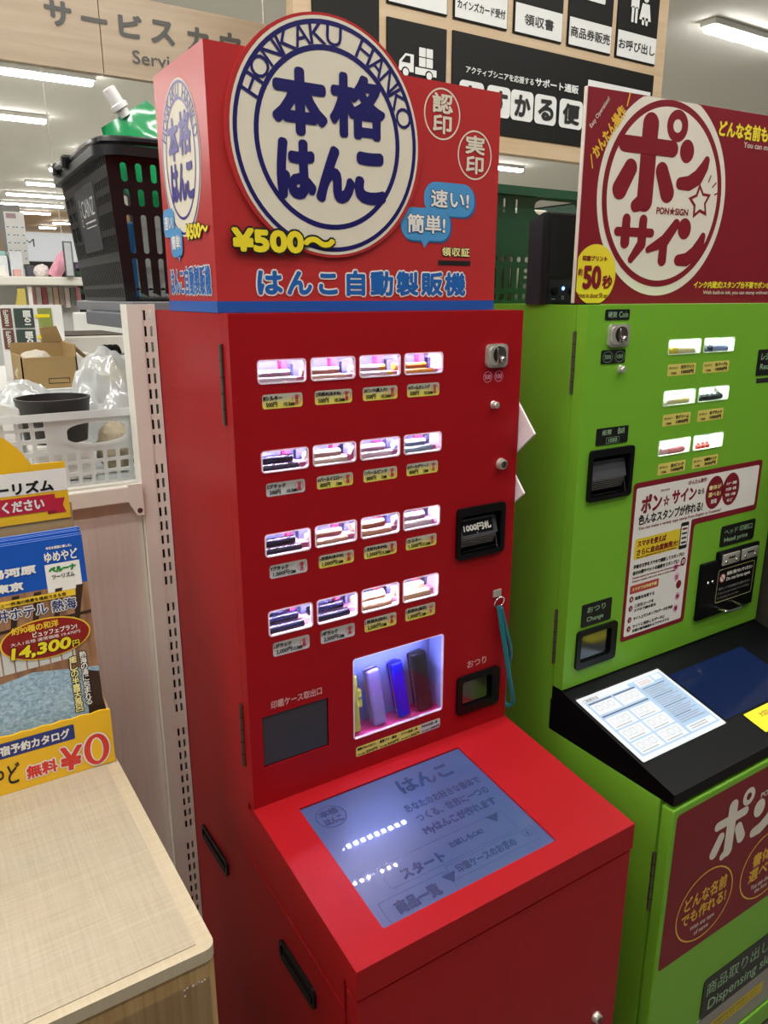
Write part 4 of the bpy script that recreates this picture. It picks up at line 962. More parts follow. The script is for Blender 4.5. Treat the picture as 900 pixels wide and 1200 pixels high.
GT_('書体が', (.929, .514, 1.026, .546)); GT_('選べる!', (.922, .480, 1.030, .510)); GT_('You can choose', (.936, .458, 1.018, .470), OFF, .0002); GT_('the font', (.952, .444, .996, .454), OFF, .0002)
m.build('door_graphic', GM)
m = MB(); m.prism([FL.p(a, b, 0) for a, b in rrect(.812, .10, 1.24, .198, .004)], FL.en * .0016, mat('grey_outlet_plate', '#9a968e', rough=.4, metal=.3))
m.rr(FL, .858, .140, 1.046, .170, mat('caution_yellow', '#c9b22c', rough=.5), .001, .0020); m.text(FL, '※商品が出るまでお待ちください', (.872, .157, 1.03, .165), INK, lift=.0024); m.text(FL, '取り出し口に手を入れないでください', (.872, .146, 1.03, .153), INK, lift=.0024)
m.bbox(.960, -.276, .045, 1.23, -.2706, .098, GREEN, .0015); m.build('dispensing_outlet', GM)
m = MB(); m.prism([FL.p(a, b, 0) for a, b in rrect(.817, .200, 1.24, .300, .010)], FL.en * .0022, SP)
m.text(FL, '商品取り出し口', (.827, .255, 1.080, .288), SG, lift=.0026); m.text(FL, 'Dispensing slot', (.838, .207, 1.075, .242), SG, r=.0003, lift=.0026); m.build('sign_plate', GM)

# pens in the lit windows of the green machine
pc = [('#e8dca8', '#e8d040', 'clear stamp pen with a yellow end in the top left window of the green machine'), ('#8c98c8', '#20283c', 'lilac stamp pen in the top right window of the green machine'),
      ('#efe2a0', '#e8e4c8', 'cream stamp pen in the middle left window of the green machine'), ('#2a3234', '#101416', 'black stamp pen in the middle right window of the green machine'),
      ('#f0909c', '#f4c0c8', 'pink stamp pen in the lower left window of the green machine'), ('#e84040', '#f4d0d0', 'red ink refill in the lower right window of the green machine')]
for i, (a, b, lab) in enumerate(pc):
    x0 = GW[i % 2][0] + .018; z = GR[i // 2][0] - .004 + .0098; y = .0135
    t = thing('stamp_pen' if i < 5 else 'ink_refill', (x0 + .04, y, z - .0098), lab, 'stamp', 'stamp pens in the lit windows of the green machine')
    if i < 5:
        MB().lathe((x0 + .018, y, z), X, [(0, 0), (.0085, 0), (.0090, .001), (.0090, .048), (.0065, .050), (.0065, .056), (0, .0565)], mat('pen_body_%d' % i, a, rough=.2), 20).build('barrel', t)
        MB().lathe((x0, y, z), X, [(0, 0), (.0080, .0005), (.0098, .002), (.0098, .018), (0, .0181)], mat('pen_cap_%d' % i, b, rough=.2), 20).build('cap', t)
    else:
        m = MB()
        for k in range(3): m.lathe((x0 + .020 + .014 * k, y, z - .0098), Z, [(.0055, 0), (.0058, .001), (.0058, .010), (.003, .012), (.003, .015), (0, .0155)], mat('ink_red', a, rough=.3), 14)
        m.build('vials', t)

# ================================================================== PON SIGN BOARD ON THE GREEN MACHINE
a_ = math.radians(4.4); PS0 = Vector((.655, .05, 0)); PT_ = Vector((math.cos(a_), -math.sin(a_), 0)); PN = Vector((-math.sin(a_), -math.cos(a_), 0))
FP = Frame(PS0, PT_, Z, PN)
PS = thing('advertising_board', (.95, .03, 1.5952), 'dark red advertising board with a big round white logo, standing on the green machine', 'sign board')
m = MB(); edge = mat('foam_board_edge', '#e6dfd0', rough=.6)
m.prism([FP.p(u, v, -.0005) for u, v in ((.008, 1.5952), (.640, 1.5952), (.640, 1.941), (.008, 1.941))], FP.en * -.007, edge)
m.shape(FP, [(.0095, 1.5955), (.640, 1.5955), (.640, 1.9405), (.0095, 1.9405)], CRIM, .0002); m.build('panel', PS)
MB().box(.66, .04, 1.5946, .72, .10, 1.597, BLACK).build('foot', PS)
m = MB()
def clip(pts): return [(u, min(v, 1.9400)) for u, v in pts]
def cel(cu, cv, ru, rv): return clip([(cu + ru * math.cos(2 * PI * k / 96), cv + rv * math.sin(2 * PI * k / 96)) for k in range(96)])
cc = (.205, 1.783)
m.shape(FP, cel(*cc, .161, .173), OFF, .0005); m.shape(FP, cel(*cc, .150, .157), CRIM, .0008); m.shape(FP, cel(*cc, .139, .146), OFF, .0011)
roundkana_po(m, FP, (.080, 1.757, .262, 1.916), CRIM, .0014); roundkana_n(m, FP, (.232, 1.797, .314, 1.877), CRIM, .0014)
roundkana_sa(m, FP, (.089, 1.668, .187, 1.748), CRIM, .0014); roundkana_i(m, FP, (.168, 1.665, .252, 1.745), CRIM, .0014); roundkana_n(m, FP, (.246, 1.664, .324, 1.746), CRIM, .0014)
m.text(FP, 'PON★SIGN', (.188, 1.752, .270, 1.766), CRIM, r=.0006, lift=.0014)
st_ = []
for k in range(10):
    r_ = .033 if k % 2 == 0 else .018; an = PI / 2 + .15 + k * PI / 5; st_.append((.298 + r_ * math.cos(an) * .95, 1.778 + r_ * math.sin(an)))
m.shape(FP, st_, CRIM, .0014); st2 = [(.298 + (u - .298) * .68, 1.778 + (v - 1.778) * .68) for u, v in st_]; m.shape(FP, st2, OFF, .0017)
for an in (.35, .75, 1.15):
    c_, s_ = math.cos(an), math.sin(an); m.shape(FP, [(.301 + c_ * .036 - s_ * .0014, 1.780 + s_ * .036 + c_ * .0014), (.301 + c_ * .036 + s_ * .0014, 1.780 + s_ * .036 - c_ * .0014), (.301 + c_ * .050 + s_ * .0014, 1.780 + s_ * .050 - c_ * .0014), (.301 + c_ * .050 - s_ * .0014, 1.780 + s_ * .050 + c_ * .0014)], CRIM, .0014)
m.build('round_logo', PS)
m = MB()
def arct(s_, cu, cv, ru, rv, a0, da, h, mt, r):
    for i, ch in enumerate(s_):
        an = math.radians(a0 - da * i); u, v = cu + ru * math.cos(an), cv + rv * math.sin(an); m.text(FP, ch, (u - h * .42, v - h / 2, u + h * .42, v + h / 2), mt, r=r, lift=.0012, rot=an - PI / 2, k=6)
m.text(FP, 'かんたん操作', (.012, 1.866, .110, 1.888), GOLD, r=.0009, rot=math.radians(52)); m.text(FP, 'Easy Operation!', (.008, 1.899, .068, 1.908), OFF, r=.0001, rot=math.radians(52))
for q, (u, v) in enumerate(((.026, 1.828), (.099, 1.930))): m.text(FP, '\\' if q == 0 else '/', (u - .003, v - .011, u + .005, v + .011), GOLD, r=.0004)
m.text(FP, 'どんな名前も自', (.330, 1.893, .492, 1.921), mat('lemon_print', '#f1e03a', rough=.4), r=.0011); m.text(FP, 'You can make', (.402, 1.880, .494, 1.890), OFF, r=.0001)
m.shape(FP, [(max(.0098, .051 + .049 * math.cos(2 * PI * k / 64)), max(1.5958, 1.6455 + .051 * math.sin(2 * PI * k / 64))) for k in range(64)], mat('sunny_yellow_print', '#ecd531', rough=.45), .0020)
m.text(FP, '印面プリント', (.019, 1.668, .077, 1.677), CRIM, r=.0004, lift=.0026); m.text(FP, '約', (.0115, 1.643, .0215, 1.656), CRIM, r=.0003, lift=.0026); m.text(FP, '50', (.023, 1.6205, .066, 1.661), CRIM, r=.0024, lift=.0026, k=12); m.text(FP, '秒', (.069, 1.6215, .093, 1.645), CRIM, r=.0010, lift=.0026); m.text(FP, 'Prints in about 50 sec.', (.0125, 1.606, .086, 1.6145), CRIM, r=.0001, lift=.0026)
m.text(FP, 'インク内蔵式!スタンプ台不要でポンポン', (.306, 1.6235, .545, 1.637), mat('lemon_print', ''), r=.0005); m.text(FP, 'With built-in ink, you can stamp without ink', (.334, 1.6105, .545, 1.6195), OFF, r=.0001)
m.build('board_lettering', PS)

# ================================================================== THINGS ON TOP OF THE GREEN MACHINE
# black box device
t = thing('speaker', (.71, .16, 1.5945), 'black box speaker with a small blue light, beside the dark red advertising board', 'speaker')
FSP = Frame((0, .10, 0), X, Z, -Y)
SPK = mat('speaker_black', '#121318', rough=.38, bump=.05, bscale=600)
m = MB(); m.prism([(.644, .10, 1.5945), (.716, .10, 1.5945), (.716, .10, 1.750), (.644, .10, 1.750)], (0, .0, 0), SPK) if False else None
m.bbox(.642, .10, 1.5945, .735, .115, 1.752, SPK, .003)
m.prism([(.643, .115, 1.5945), (.643, .150, 1.5945), (.643, .150, 1.738), (.643, .115, 1.751)], (.091, 0, 0), mat('speaker_charcoal', '#26262e', rough=.5)); m.build('cabinet', t)
q = MB(); q.rr(FSP, .652, 1.5985, .727, 1.637, mat('control_panel_grey', '#24262c', rough=.4), .003, .0004)
for u in (.662, .708): q.lathe(FSP.p(u, 1.618, .0004), -Y, [(.0075, 0), (.007, .006), (0, .0062)], BLACK, 20)
q.rr(FSP, .664 - .006, 1.6035, .668, 1.6045, WHITE, .0002, .0006); q.ring(FSP, .686, 1.6065, .0030, .0034, .001, WHITE, .0006, 16); q.build('controls', t)
MB().lathe(FSP.p(.686, 1.6225, .0004), -Y, [(.0034, 0), (.003, .0012), (0, .0016)], mat('blue_indicator', '#3060ff', emit='#6088ff', es=6.), 14).build('indicator_light', t)
q = MB(); q.rr(FSP, .648, 1.642, .730, 1.747, mat('speaker_cloth', '#0b0b0d', rough=.9), .003, .0006); q.build('grille', t)

# ================================================================== SHOPPING BASKETS
def basket(name, loc, rz, W, D, H, taper, mt, label, walls, rimw=.018, rimt=.012, handle=None, deco=None):
    # origin at the base centre; tapered walls with holes; walls: dict side -> list of hole polygons in (0..1, 0..1)
    t = thing(name, loc, label, 'basket'); t.rotation_euler.z = rz; o = Vector(loc)
    ORG[t.name] = Vector((0, 0, 0))
    def corner(sx, sy, top): k = 1 if top else taper; return Vector((sx * W / 2 * k, sy * D / 2 * k, H if top else 0))
    sides = {'front': ((-1, -1), (1, -1)), 'right': ((1, -1), (1, 1)), 'back': ((1, 1), (-1, 1)), 'left': ((-1, 1), (-1, -1))}
    for sd, (a, b) in sides.items():
        b0, b1, t0, t1 = corner(*a, 0), corner(*b, 0), corner(*a, 1), corner(*b, 1)
        n = (b1 - b0).cross(t0 - b0).normalized()
        def patch(x, y, z, b0=b0, b1=b1, t0=t0, t1=t1, n=n): return b0 * (1 - x) * (1 - y) + b1 * x * (1 - y) + t0 * (1 - x) * y + t1 * x * y + n * z
        m = MB(); m.plate(None, [(0, 0), (.25, 0), (.5, 0), (.75, 0), (1, 0), (1, .5), (1, 1), (.5, 1), (0, 1), (0, .5)], walls.get(sd, []), .003, mt, patch=patch)
        if deco and sd in deco: deco[sd](m, patch)
        m.build('wall', t)
    q = taper; m = MB().bbox(-W / 2 * q, -D / 2 * q, 0, W / 2 * q, D / 2 * q, .004, mt, .0015, 1); m.build('base', t)
    m = MB(); pts = rrect(-W / 2 - rimw * .2, -D / 2 - rimw * .2, W / 2 + rimw * .2, D / 2 + rimw * .2, .035, 6); pi2 = rrect(-W / 2 + .004, -D / 2 + .004, W / 2 - .004, D / 2 - .004, .03, 6); po = rrect(-W / 2 - rimw, -D / 2 - rimw, W / 2 + rimw, D / 2 + rimw, .045, 6)
    n = len(pts); vs = [Vector((u, v, H + .003)) for u, v in pi2] + [Vector((u, v, H + .004)) for u, v in po] + [Vector((u, v, H - rimt)) for u, v in po] + [Vector((u, v, H - rimt)) for u, v in pts] + [Vector((u, v, H - .006)) for u, v in pi2]
    m.add(vs, [(r * n + k, r * n + (k + 1) % n, (r + 1) * n + (k + 1) % n, (r + 1) * n + k) for r in range(4) for k in range(n)], mt, True); m.build('rim', t)
    if handle: handle(t)
    return t
def slot(x, y, w_, h_, r=.5): return rrect(x - w_ / 2, y - h_ / 2, x + w_ / 2, y + h_ / 2, min(w_, h_) * r, 3)

# black basket behind the red machine
BB = mat('black_basket_plastic', '#141416', rough=.32, spec=.5)
lw = []
for (y, h_) in ((.93, .055), (.80, .06), (.70, .06), (.555, .11), (.40, .12), (.20, .16), (.06, .07)):
    for k in range(34):
        x = .04 + k * .0285
        if .34 < y < .86 and .27 < x < .73: 
            if y > .45: continue
        if .42 < y < .86 and x <= .27:
            continue
        lw.append(slot(x, y, .0135, h_, .5))
for k, y in enumerate((.80, .68)): lw += [slot(.07, y, .07, .07, .2), slot(.18, y, .10, .07, .2)]
lw += [slot(.07, .54, .07, .12, .2), slot(.18, .54, .1, .12, .2)]
fw_ = []
for y, h_ in ((.86, .12), (.70, .11), (.46, .26), (.18, .24), (.055, .08)):
    for k in range(11):
        x = .09 + k * .082; fw_.append(slot(x, y, .035, h_, .5))
def bdeco(m, patch):
    FD = mat('basket_label_grey', '#2b2b2e', rough=.5); LT = mat('basket_letter_white', '#c9c9c9', rough=.6)
    def q(u0, v0, u1, v1, mt, z): m.add([patch(u0, v0, z), patch(u1, v0, z), patch(u1, v1, z), patch(u0, v1, z)], [(0, 1, 2, 3)], mt)
    q(.28, .38, .71, .86, FD, .0006)
    vs, fs = glyphs('CAINZ', 1., 3); m.add([patch(.53 + (x - .5) * .27, .70 + (y - .5) * .13, .0012) for x, y in vs], fs, LT)
    vs, fs = glyphs('HOME CENTER', 1., 2); 
    q(.43, .590, .66, .602, LT, .0012); q(.43, .555, .66, .562, LT, .0012)
    vs, fs = glyphs('○△□', 1., 2); m.add([patch(.36 + (y - .5) * .03, .68 - (x - .5) * .2, .0012) for x, y in vs], fs, LT)
def bhandle(t):
    for sg, zz in ((1, 0), (-1, .006)):
        pass
    W, D, H = .32, .47, .252
    HM = mat('handle_black', '#101012', rough=.25)
    m = MB(); m.tube(smooth([(-W / 2 - .012, .13, H + .006), (-W / 2 - .022, .12, H + .012), (-W / 2 - .012, 0, H + .012), (-W / 2 - .010, -.19, H + .012), (-W / 2 + .03, -D / 2 - .006, H + .013), (.0, -D / 2 - .010, H + .013), (W / 2 - .02, -D / 2 - .006, H + .013), (W / 2 + .016, -.19, H + .018), (W / 2 + .014, .13, H + .006)], 5), .0075, HM, 8); m.build('handle', t)
    m = MB()
    for y in (.13, .02): MB().bbox(-W / 2 - .03, y - .014, H - .004, -W / 2 - .006, y + .014, H + .022, HM, .005, 2).build('handle_pivot', t)
basket('shopping_basket', (.165, .735, 1.600), math.radians(-2.5), .32, .47, .252, .86, BB, 'black shopping basket full of goods, on the grey box behind the red machine', {'left': lw, 'front': fw_, 'right': lw, 'back': fw_}, handle=bhandle, deco={'left': bdeco})
# goods in the black basket
GP = mat('green_refill_film', '#1f8f55', rough=.12, spec=.7, var=.25, nscale=18)
t = thing('refill_pouch', (.11, .60, 1.62), 'green refill pouch with a white cap, poking out of the black basket', 'pouch')
def pouch(m, M_, w_, h_, th, mt, mt2=None):
    vs = []; fs = []; nu, nv = 10, 12
    for sd in (1, -1):
        for j in range(nv + 1):
            for i in range(nu + 1):
                u, v = i / nu, j / nv; b = math.sin(PI * u) * math.sin(PI * min(1, v * 1.05 + .02)) ** .6; k = 1 - .35 * max(0, (v - .72) / .28) * (1 if u > .0 else 1)
                vs.append(M_ @ Vector(((u - .5) * w_ * k, sd * th * b + .004 * math.sin(9 * u + 7 * v) * b, v * h_)))
    s_ = (nu + 1) * (nv + 1)
    for q in (0, 1):
        for j in range(nv):
            for i in range(nu): a = q * s_ + j * (nu + 1) + i; fs.append((a, a + 1, a + nu + 2, a + nu + 1))
    m.add(vs, fs, mt, True)
Mp = Matrix.Translation((.198, .615, 1.725)) @ Matrix.Rotation(math.radians(-33), 4, 'Y') @ Matrix.Rotation(math.radians(10), 4, 'Z')
m = MB(); pouch(m, Mp, .17, .245, .028, GP); m.build('bag', t)
m = MB(); m.lathe(Mp @ Vector((0, 0, .240)), Mp.to_3x3() @ Z, [(.011, 0), (.011, .012), (.016, .014), (.016, .022), (.0125, .024), (.0125, .050), (.009, .052), (0, .052)], mat('white_cap', '#f0f0ee', rough=.35), 20); m.build('spout_cap', t)
def carton(name, lab, x0, y0, z0, x1, y1, z1, hx, extra=None, group=None, rough=.5, cat='box'):
    t = MB().bbox(x0, y0, z0, x1, y1, z1, mat('carton_' + hx[1:], hx, rough=rough, var=.1, nscale=30), min(.004, (x1 - x0) * .1), 2)
    if extra: extra(t)
    return tag(t.build(name), lab, cat, group)
carton('refill_pack', 'pale packet seen through the slots of the black basket front', .06, .555, 1.605, .125, .60, 1.76, '#c4d2cb', cat='packet')
carton('carton', 'pale blue carton seen through the slots of the black basket front', .135, .555, 1.605, .235, .60, 1.70, '#dfe6ea')
carton('carton', 'blue topped carton deep in the black basket beside the label', .075, .66, 1.605, .17, .76, 1.75, '#2f7fc4')
carton('carton', 'brown carton at the back of the black basket', .07, .78, 1.605, .2, .90, 1.72, '#9a6a52')

# green basket on the green machine
GBK = mat('dark_green_basket_plastic', '#12402c', rough=.3, spec=.5)
gw = [rrect(.42, .80, .72, .93, .05, 4)]
for x in (.10, .22, .30): gw += [slot(x, .86, .018, .12)]
for x in (.80, .86, .92): gw += [slot(x, .86, .022, .10)]
for x in [.05 + .058 * k for k in range(17)]: gw += [slot(x, .40, .034, .05, .5), slot(x, .06, .034, .06, .4)]
for x in [.05 + .058 * k for k in range(17)]: gw.append(slot(x, .23, .022 if k_ % 2 else .022, .19, .5)) if (k_ := int(x * 100)) % 3 else gw.extend([slot(x, .30, .034, .04), slot(x, .24, .034, .03), slot(x, .16, .034, .05)])
gs = [slot(.08 + .07 * i, y, .03, h_, .5) for i in range(13) for y, h_ in ((.85, .13), (.55, .25), (.2, .22))]
basket('shopping_basket', (.80, .405, 1.5945), 0, .40, .27, .215, .88, GBK, 'dark green shopping basket on the green machine, between the red box and the speaker', {'front': gw, 'back': gw, 'left': gs, 'right': gs})
m = MB(); m.add([(.67, .33, 1.815), (.80, .36, 1.808), (.86, .44, 1.815), (.74, .46, 1.845), (.70, .40, 1.838)], [(0, 1, 4), (1, 2, 3), (1, 3, 4)], mat('white_paper_scrap', '#e8e6e0', rough=.6))
tag(m.build('paper_bag'), 'white paper bag tip rising above the dark green basket', 'bag')
carton('snack_box', 'brown printed box seen through the handle hole of the dark green basket', .70, .36, 1.60, .79, .42, 1.78, '#5e4632')
carton('snack_box', 'cream box seen through the right of the handle hole of the dark green basket', .80, .37, 1.60, .90, .44, 1.79, '#c9c0aa')
m = MB().bbox(1.30, -.10, 0, 1.34, .5, 1.30, mat('dark_mesh_panel', '#2a251a', rough=.8, var=.5, nscale=120), .004); tag(m.build('side_panel'), 'dark brown panel past the right edge of the green machine', 'panel')

# ================================================================== SHELF BAY AT THE LEFT
GS = thing('gondola_shelf', (-.4, .32, 0), 'ivory steel shelf unit with a slotted upright, left of the red machine', 'shelf')
FU = Frame((0, .30, 0), X, Z, -Y)
m = MB(); z = 1.597
while z > .01:                                           # cut in short lengths, ten slot pairs each
    z2 = max(z - .246, 0.); holes = []
    for q in range(10):
        zz = z - .009 - .0246 * q
        if zz - .018 < z2: break
        for u in (-.0185, -.0095): holes.append([(u + a, zz + b) for a, b in ((.002, -.0155), (.002, 0), (-.002, 0), (-.002, -.0155))])
    m.plate(FU, [(-.0225, z2), (-.0012, z2), (-.0012, z), (-.0225, z)], holes, .002, SHELFW); z = z2
m.box(-.0455, .2985, 0, -.0225, .303, 1.597, SHELFW).box(-.0455, .303, 0, -.0435, .335, 1.597, SHELFW).box(-.0032, .302, 0, -.0012, .335, 1.597, SHELFW)
m.box(-.0435, .329, 0, -.0032, .335, 1.59, GAP)
m.build('upright', GS)
m = MB(); m.bbox(-1.1, .294, 1.285, -.049, .31, 1.3125, SHELFW, .002); m.build('crossbar', GS)
m = MB(); m.prism([(-.07, .2935, 1.315), (-.0465, .2935, 1.315), (-.0465, .2935, 1.262), (-.058, .2935, 1.262), (-.07, .2935, 1.285)], (0, .005, 0), SHELFW); m.lathe((-.0535, .2935, 1.270), -Y, [(.0045, 0), (.003, .0005), (0, .0006)], DSTEEL, 16); m.build('bracket', GS)
m = MB(); m.box(-1.1, .312, 0, -.0465, .326, 1.284, PANEL); m.build('back_panel', GS)
m = MB(); m.box(-1.1, .337, 1.296, .14, .78, 1.309, SHELFW); m.build('shelf_board', GS)
# white basket on the shelf
MW = milky('milky_polypropylene', '#f2f6f6', tr=.35, see=.14, gloss=.06)
ww = [slot(.5, .82, .01, .01)] * 0
def roundedslots():
    out = [rrect(.388, .575, .612, .875, .10, 5)]
    for y in (.09, .25, .41, .58, .75, .90):
        for k in range(19):
            x = .035 + k * .0517
            if y > .45 and .345 < x < .655: continue
            out.append(slot(x, y, .036, .115, .3))
    return out
ws = [slot(.08 + .07 * i, y, .04, .09, .3) for i in range(13) for y in (.2, .4, .6, .8)]
basket('storage_basket', (-.098, .514, 1.3095), 0, .42, .345, .120, .93, MW, 'milky white plastic basket with square holes on the shelf left of the red machine', {'front': roundedslots(), 'back': ws, 'left': ws, 'right': ws}, rimw=.006, rimt=.008,
       deco={'front': lambda m, patch: m.add([patch(*q, .0035) for q in rrect(.368, .545, .632, .905, .13, 5)] + [patch(*q, .0035) for q in rrect(.388, .575, .612, .875, .10, 5)], [(k, (k + 1) % 24, 24 + (k + 1) % 24, 24 + k) for k in range(24)], MW)})
# dark planter bowl in the basket
m = MB(); c_ = (-.146, .425, 1.3765)
m.lathe(c_, Z, [(0, 0), (.049, 0), (.0580, .066), (.0590, .068), (.0590, .072), (.0555, .072), (.0545, .064), (.047, .005), (0, .005)], mat('charcoal_pot_plastic', '#2b2726', rough=.4), 40)
tag(m.build('planter_pot'), 'charcoal plant pot standing in the white basket', 'pot')
tag(MB().bbox(-.195, .375, 1.3145, -.098, .475, 1.3762, mat('white_foam_pack', '#d8d8d2', rough=.6, var=.12, nscale=40), .006, 2).build('foam_pack'), 'white foam pack under the charcoal plant pot in the white basket', 'packet')
# crumpled clear bag
def crumple(m, c, sx, sy, sz, mt, seed, n=14, amp=.28, flat=True):
    rnd = random.Random(seed); bm = bmesh.new(); bmesh.ops.create_icosphere(bm, subdivisions=4, radius=1)
    dirs = [(Vector((rnd.uniform(-1, 1), rnd.uniform(-1, 1), rnd.uniform(-1, 1))).normalized(), rnd.uniform(.4, 1), rnd.uniform(3, 9)) for _ in range(n)]
    for v in bm.verts:
        d = v.co.normalized(); k = 1.
        for a, w_, f in dirs: k += amp / n * 2.2 * w_ * abs(math.sin(f * d.dot(a) + f))
        k -= amp * .8
        v.co = Vector((c[0] + d.x * sx * k, c[1] + d.y * sy * k, c[2] + max(-sz, d.z * sz * k * (1.35 if d.z > .6 else 1))))
    m.bm(bm, mt, smooth=True); return m
FILM = milky('clear_bag_film', '#f2f4f2', tr=.4, see=.35, gloss=.25, rough=.12)
tag(crumple(MB(), (-.030, .545, 1.405), .055, .085, .072, FILM, 3, amp=.5).build('plastic_bag'), 'crumpled clear plastic bag bulging out of the white basket beside the upright', 'bag')
tag(crumple(MB(), (-.052, .425, 1.350), .030, .038, .034, mat('beige_cloth_goods', '#a79a80', rough=.8, var=.2), 5, amp=.3).build('bundle'), 'beige bundle inside the clear plastic bag in the white basket', 'bundle')
tag(crumple(MB(), (-.16, .62, 1.375), .055, .032, .058, FILM, 8, amp=.5).build('plastic_bag'), 'crumpled clear film at the back of the white basket behind the pot', 'bag')
m = MB(); m.bbox(-.006, -.055, 0, .006, .055, .12, mat('grey_printed_pack', '#bdbab4', rough=.4, var=.1), .002, 1, Matrix.Translation((-.245, .46, 1.322)) @ Matrix.Rotation(.2, 4, 'Y') @ Matrix.Rotation(.5, 4, 'Z')); tag(m.build('flat_pack'), 'grey printed flat pack leaning in the white basket left of the pot', 'packet')
carton('small_box', 'small white and red box low in the white basket, seen through a front hole', -.15, .36, 1.3145, -.11, .40, 1.345, '#a53038') if False else None

# grey box under the black basket, on a white cabinet
m = MB().bbox(.15, .47, 0, .33, .77, 1.553, mat('white_cabinet', '#dcdcd8', rough=.5), .003); tag(m.build('cabinet'), 'white cabinet behind the slotted upright, carrying the grey box', 'cabinet')
m = MB().bbox(.012, .47, 1.5805, .33, .93, 1.5995, mat('slate_grey_lid', '#74767a', rough=.5), .002).bbox(-.004, .445, 1.5535, .345, .775, 1.5805, mat('slate_grey_box', '#5d6066', rough=.5), .003); tag(m.build('storage_box'), 'flat slate grey box under the black basket', 'box')

# ------------------------------------------------------------------ table behind the shelf with cardboard box and displays
m = MB().bbox(-1.2, .86, 0, .30, 1.75, 1.40, mat('white_display_table', '#d8d8d4', rough=.5), .004); tag(m.build('display_table'), 'white display counter behind the shelf carrying the cardboard box', 'table')
t = thing('cardboard_box', (-.08, .98, 1.4005), 'open brown cardboard box with raised flaps behind the white basket', 'box')
CB = mat('corrugated_card', '#a98c5c', rough=.75, var=.08)
x0, x1, y0, y1, z0, z1 = -.122, -.006, .90, 1.04, 1.4005, 1.480
m = MB().box(x0, y0, z0, x1, y0 + .003, z1, CB).box(x0, y1 - .003, z0, x1, y1, z1 + .026, CB).box(x0, y0, z0, x0 + .003, y1, z1 + .004, CB).box(x1 - .003, y0, z0, x1, y1, z1 + .026, CB).box(x0, y0, z0, x1, y1, z0 + .003, CB)
FCB = Frame((0, y0, 0), X, Z, -Y); m.outline(FCB, [(-.070, 1.422), (-.025, 1.422), (-.025, 1.434), (-.070, 1.434)], .002, INK); m.build('body', t)
m = MB(); m.prism([(x1, y0 + .02, z1 + .02), (x1, y1 - .01, z1 + .026), (x1 + .035, y1 - .02, z1 - .010), (x1 + .035, y0 + .03, z1 - .014)], (.002, 0, .003), CB)
m.prism([(x1 - .045, y1 - .004, z1 + .026), (x1, y1 - .004, z1 + .026), (x1 - .012, y1 - .01, z1 + .062), (x1 - .05, y1 - .01, z1 + .058)], (0, .003, 0), CB); m.build('flap', t)
crumple(MB(), (-.080, .97, 1.440), .04, .05, .035, mat('crumpled_paper', '#c8bfae', rough=.8), 11, amp=.4).build('packing_paper', t)
# tilted poster
PO = Frame((0, 1.24, 0), X, Z, -Y)
t = thing('price_poster', (-.03, 1.25, 1.4005), 'white poster with dark ten piece and brown one thousand squares behind the cardboard box', 'poster')
m = MB(); m.box(-.112, 1.242, 1.4005, .038, 1.25, 1.588, PAPER); m.build('board', t)
BRN = mat('brown_print', '#6a463c', rough=.5); DGR = mat('dark_green_print', '#3c4a44', rough=.5); OLV = mat('olive_print', '#8a9450', rough=.5)
m = MB()
for zz in (1.532, 1.480):
    m.rr(PO, -.108, zz, -.083, zz + .048, BRN, .001, .0004); m.rr(PO, -.078, zz, -.032, zz + .048, DGR, .001, .0004); m.rr(PO, -.022, zz, .012, zz + .048, OLV, .001, .0004)
    m.rr(PO, -.028, zz + .024, .006, zz + .033, YEL, .001, .0010)
    m.text(PO, '1000円', (-.115, zz + .019, -.077, zz + .030), PAPER, r=.0003, rot=PI / 2); m.text(PO, '10個', (-.066, zz + .015, -.030, zz + .034), PAPER, r=.0006, rot=PI / 2)
m.build('printing', t)
# yellow price card with black hooks
m = MB(); m.box(.085, 1.10, 1.4005, .20, 1.105, 1.455, mat('signal_yellow', '#e8df1c', rough=.5)); FYC = Frame((0, 1.10, 0), X, Z, -Y); m.rr(FYC, .085, 1.447, .20, 1.465, PAPER, .001, .0004); m.text(FYC, 'SC', (.128, 1.433, .156, 1.447), INK, r=.0006); m.text(FYC, '10', (.088, 1.405, .10, 1.415), INK, r=.0006)
tag(m.build('price_card'), 'bright yellow price card lettered SC standing right of the cardboard box', 'sign')
m = MB()
for k in range(3): m.tube(smooth([(.088 + .012 * k, 1.13, 1.466), (.100 + .014 * k, 1.13, 1.482), (.118 + .012 * k, 1.13, 1.484), (.132 + .008 * k, 1.13, 1.466)], 5), .005, BLACK, 8)
m.bbox(.086, 1.112, 1.4005, .175, 1.15, 1.466, BLACK, .003); tag(m.build('cable_pack'), 'bundle of glossy black cables behind the yellow price card', 'cable')
m = MB(); m.bbox(.0, 1.28, 1.4005, .22, 1.60, 1.505, mat('pale_tray', '#cfcac0', rough=.6), .004).box(.008, 1.288, 1.5055, .212, 1.592, 1.508, mat('dark_brown_lining', '#3a2c20', rough=.8)); tag(m.build('tray_box'), 'low box with a dark brown top behind the flap of the cardboard box', 'box')
m = MB().bbox(.03, 1.14, 1.4005, .075, 1.22, 1.47, mat('white_pack', '#e4e2da', rough=.5), .003); tag(m.build('small_box'), 'small white box between the cardboard box and the yellow price card', 'box')
carton('small_box', 'white paper pack left of the cardboard box behind the white basket', -.29, .92, 1.4005, -.17, 1.04, 1.465, '#dfe0de')
carton('small_box', 'pale grey box at the left edge behind the white basket', -.36, 1.1, 1.4005, -.20, 1.22, 1.53, '#cfd2d2')
carton('back_board', 'white board standing behind the display counter beside the upright', .16, 1.70, 1.4005, .62, 1.73, 1.56, '#d6d6d0')

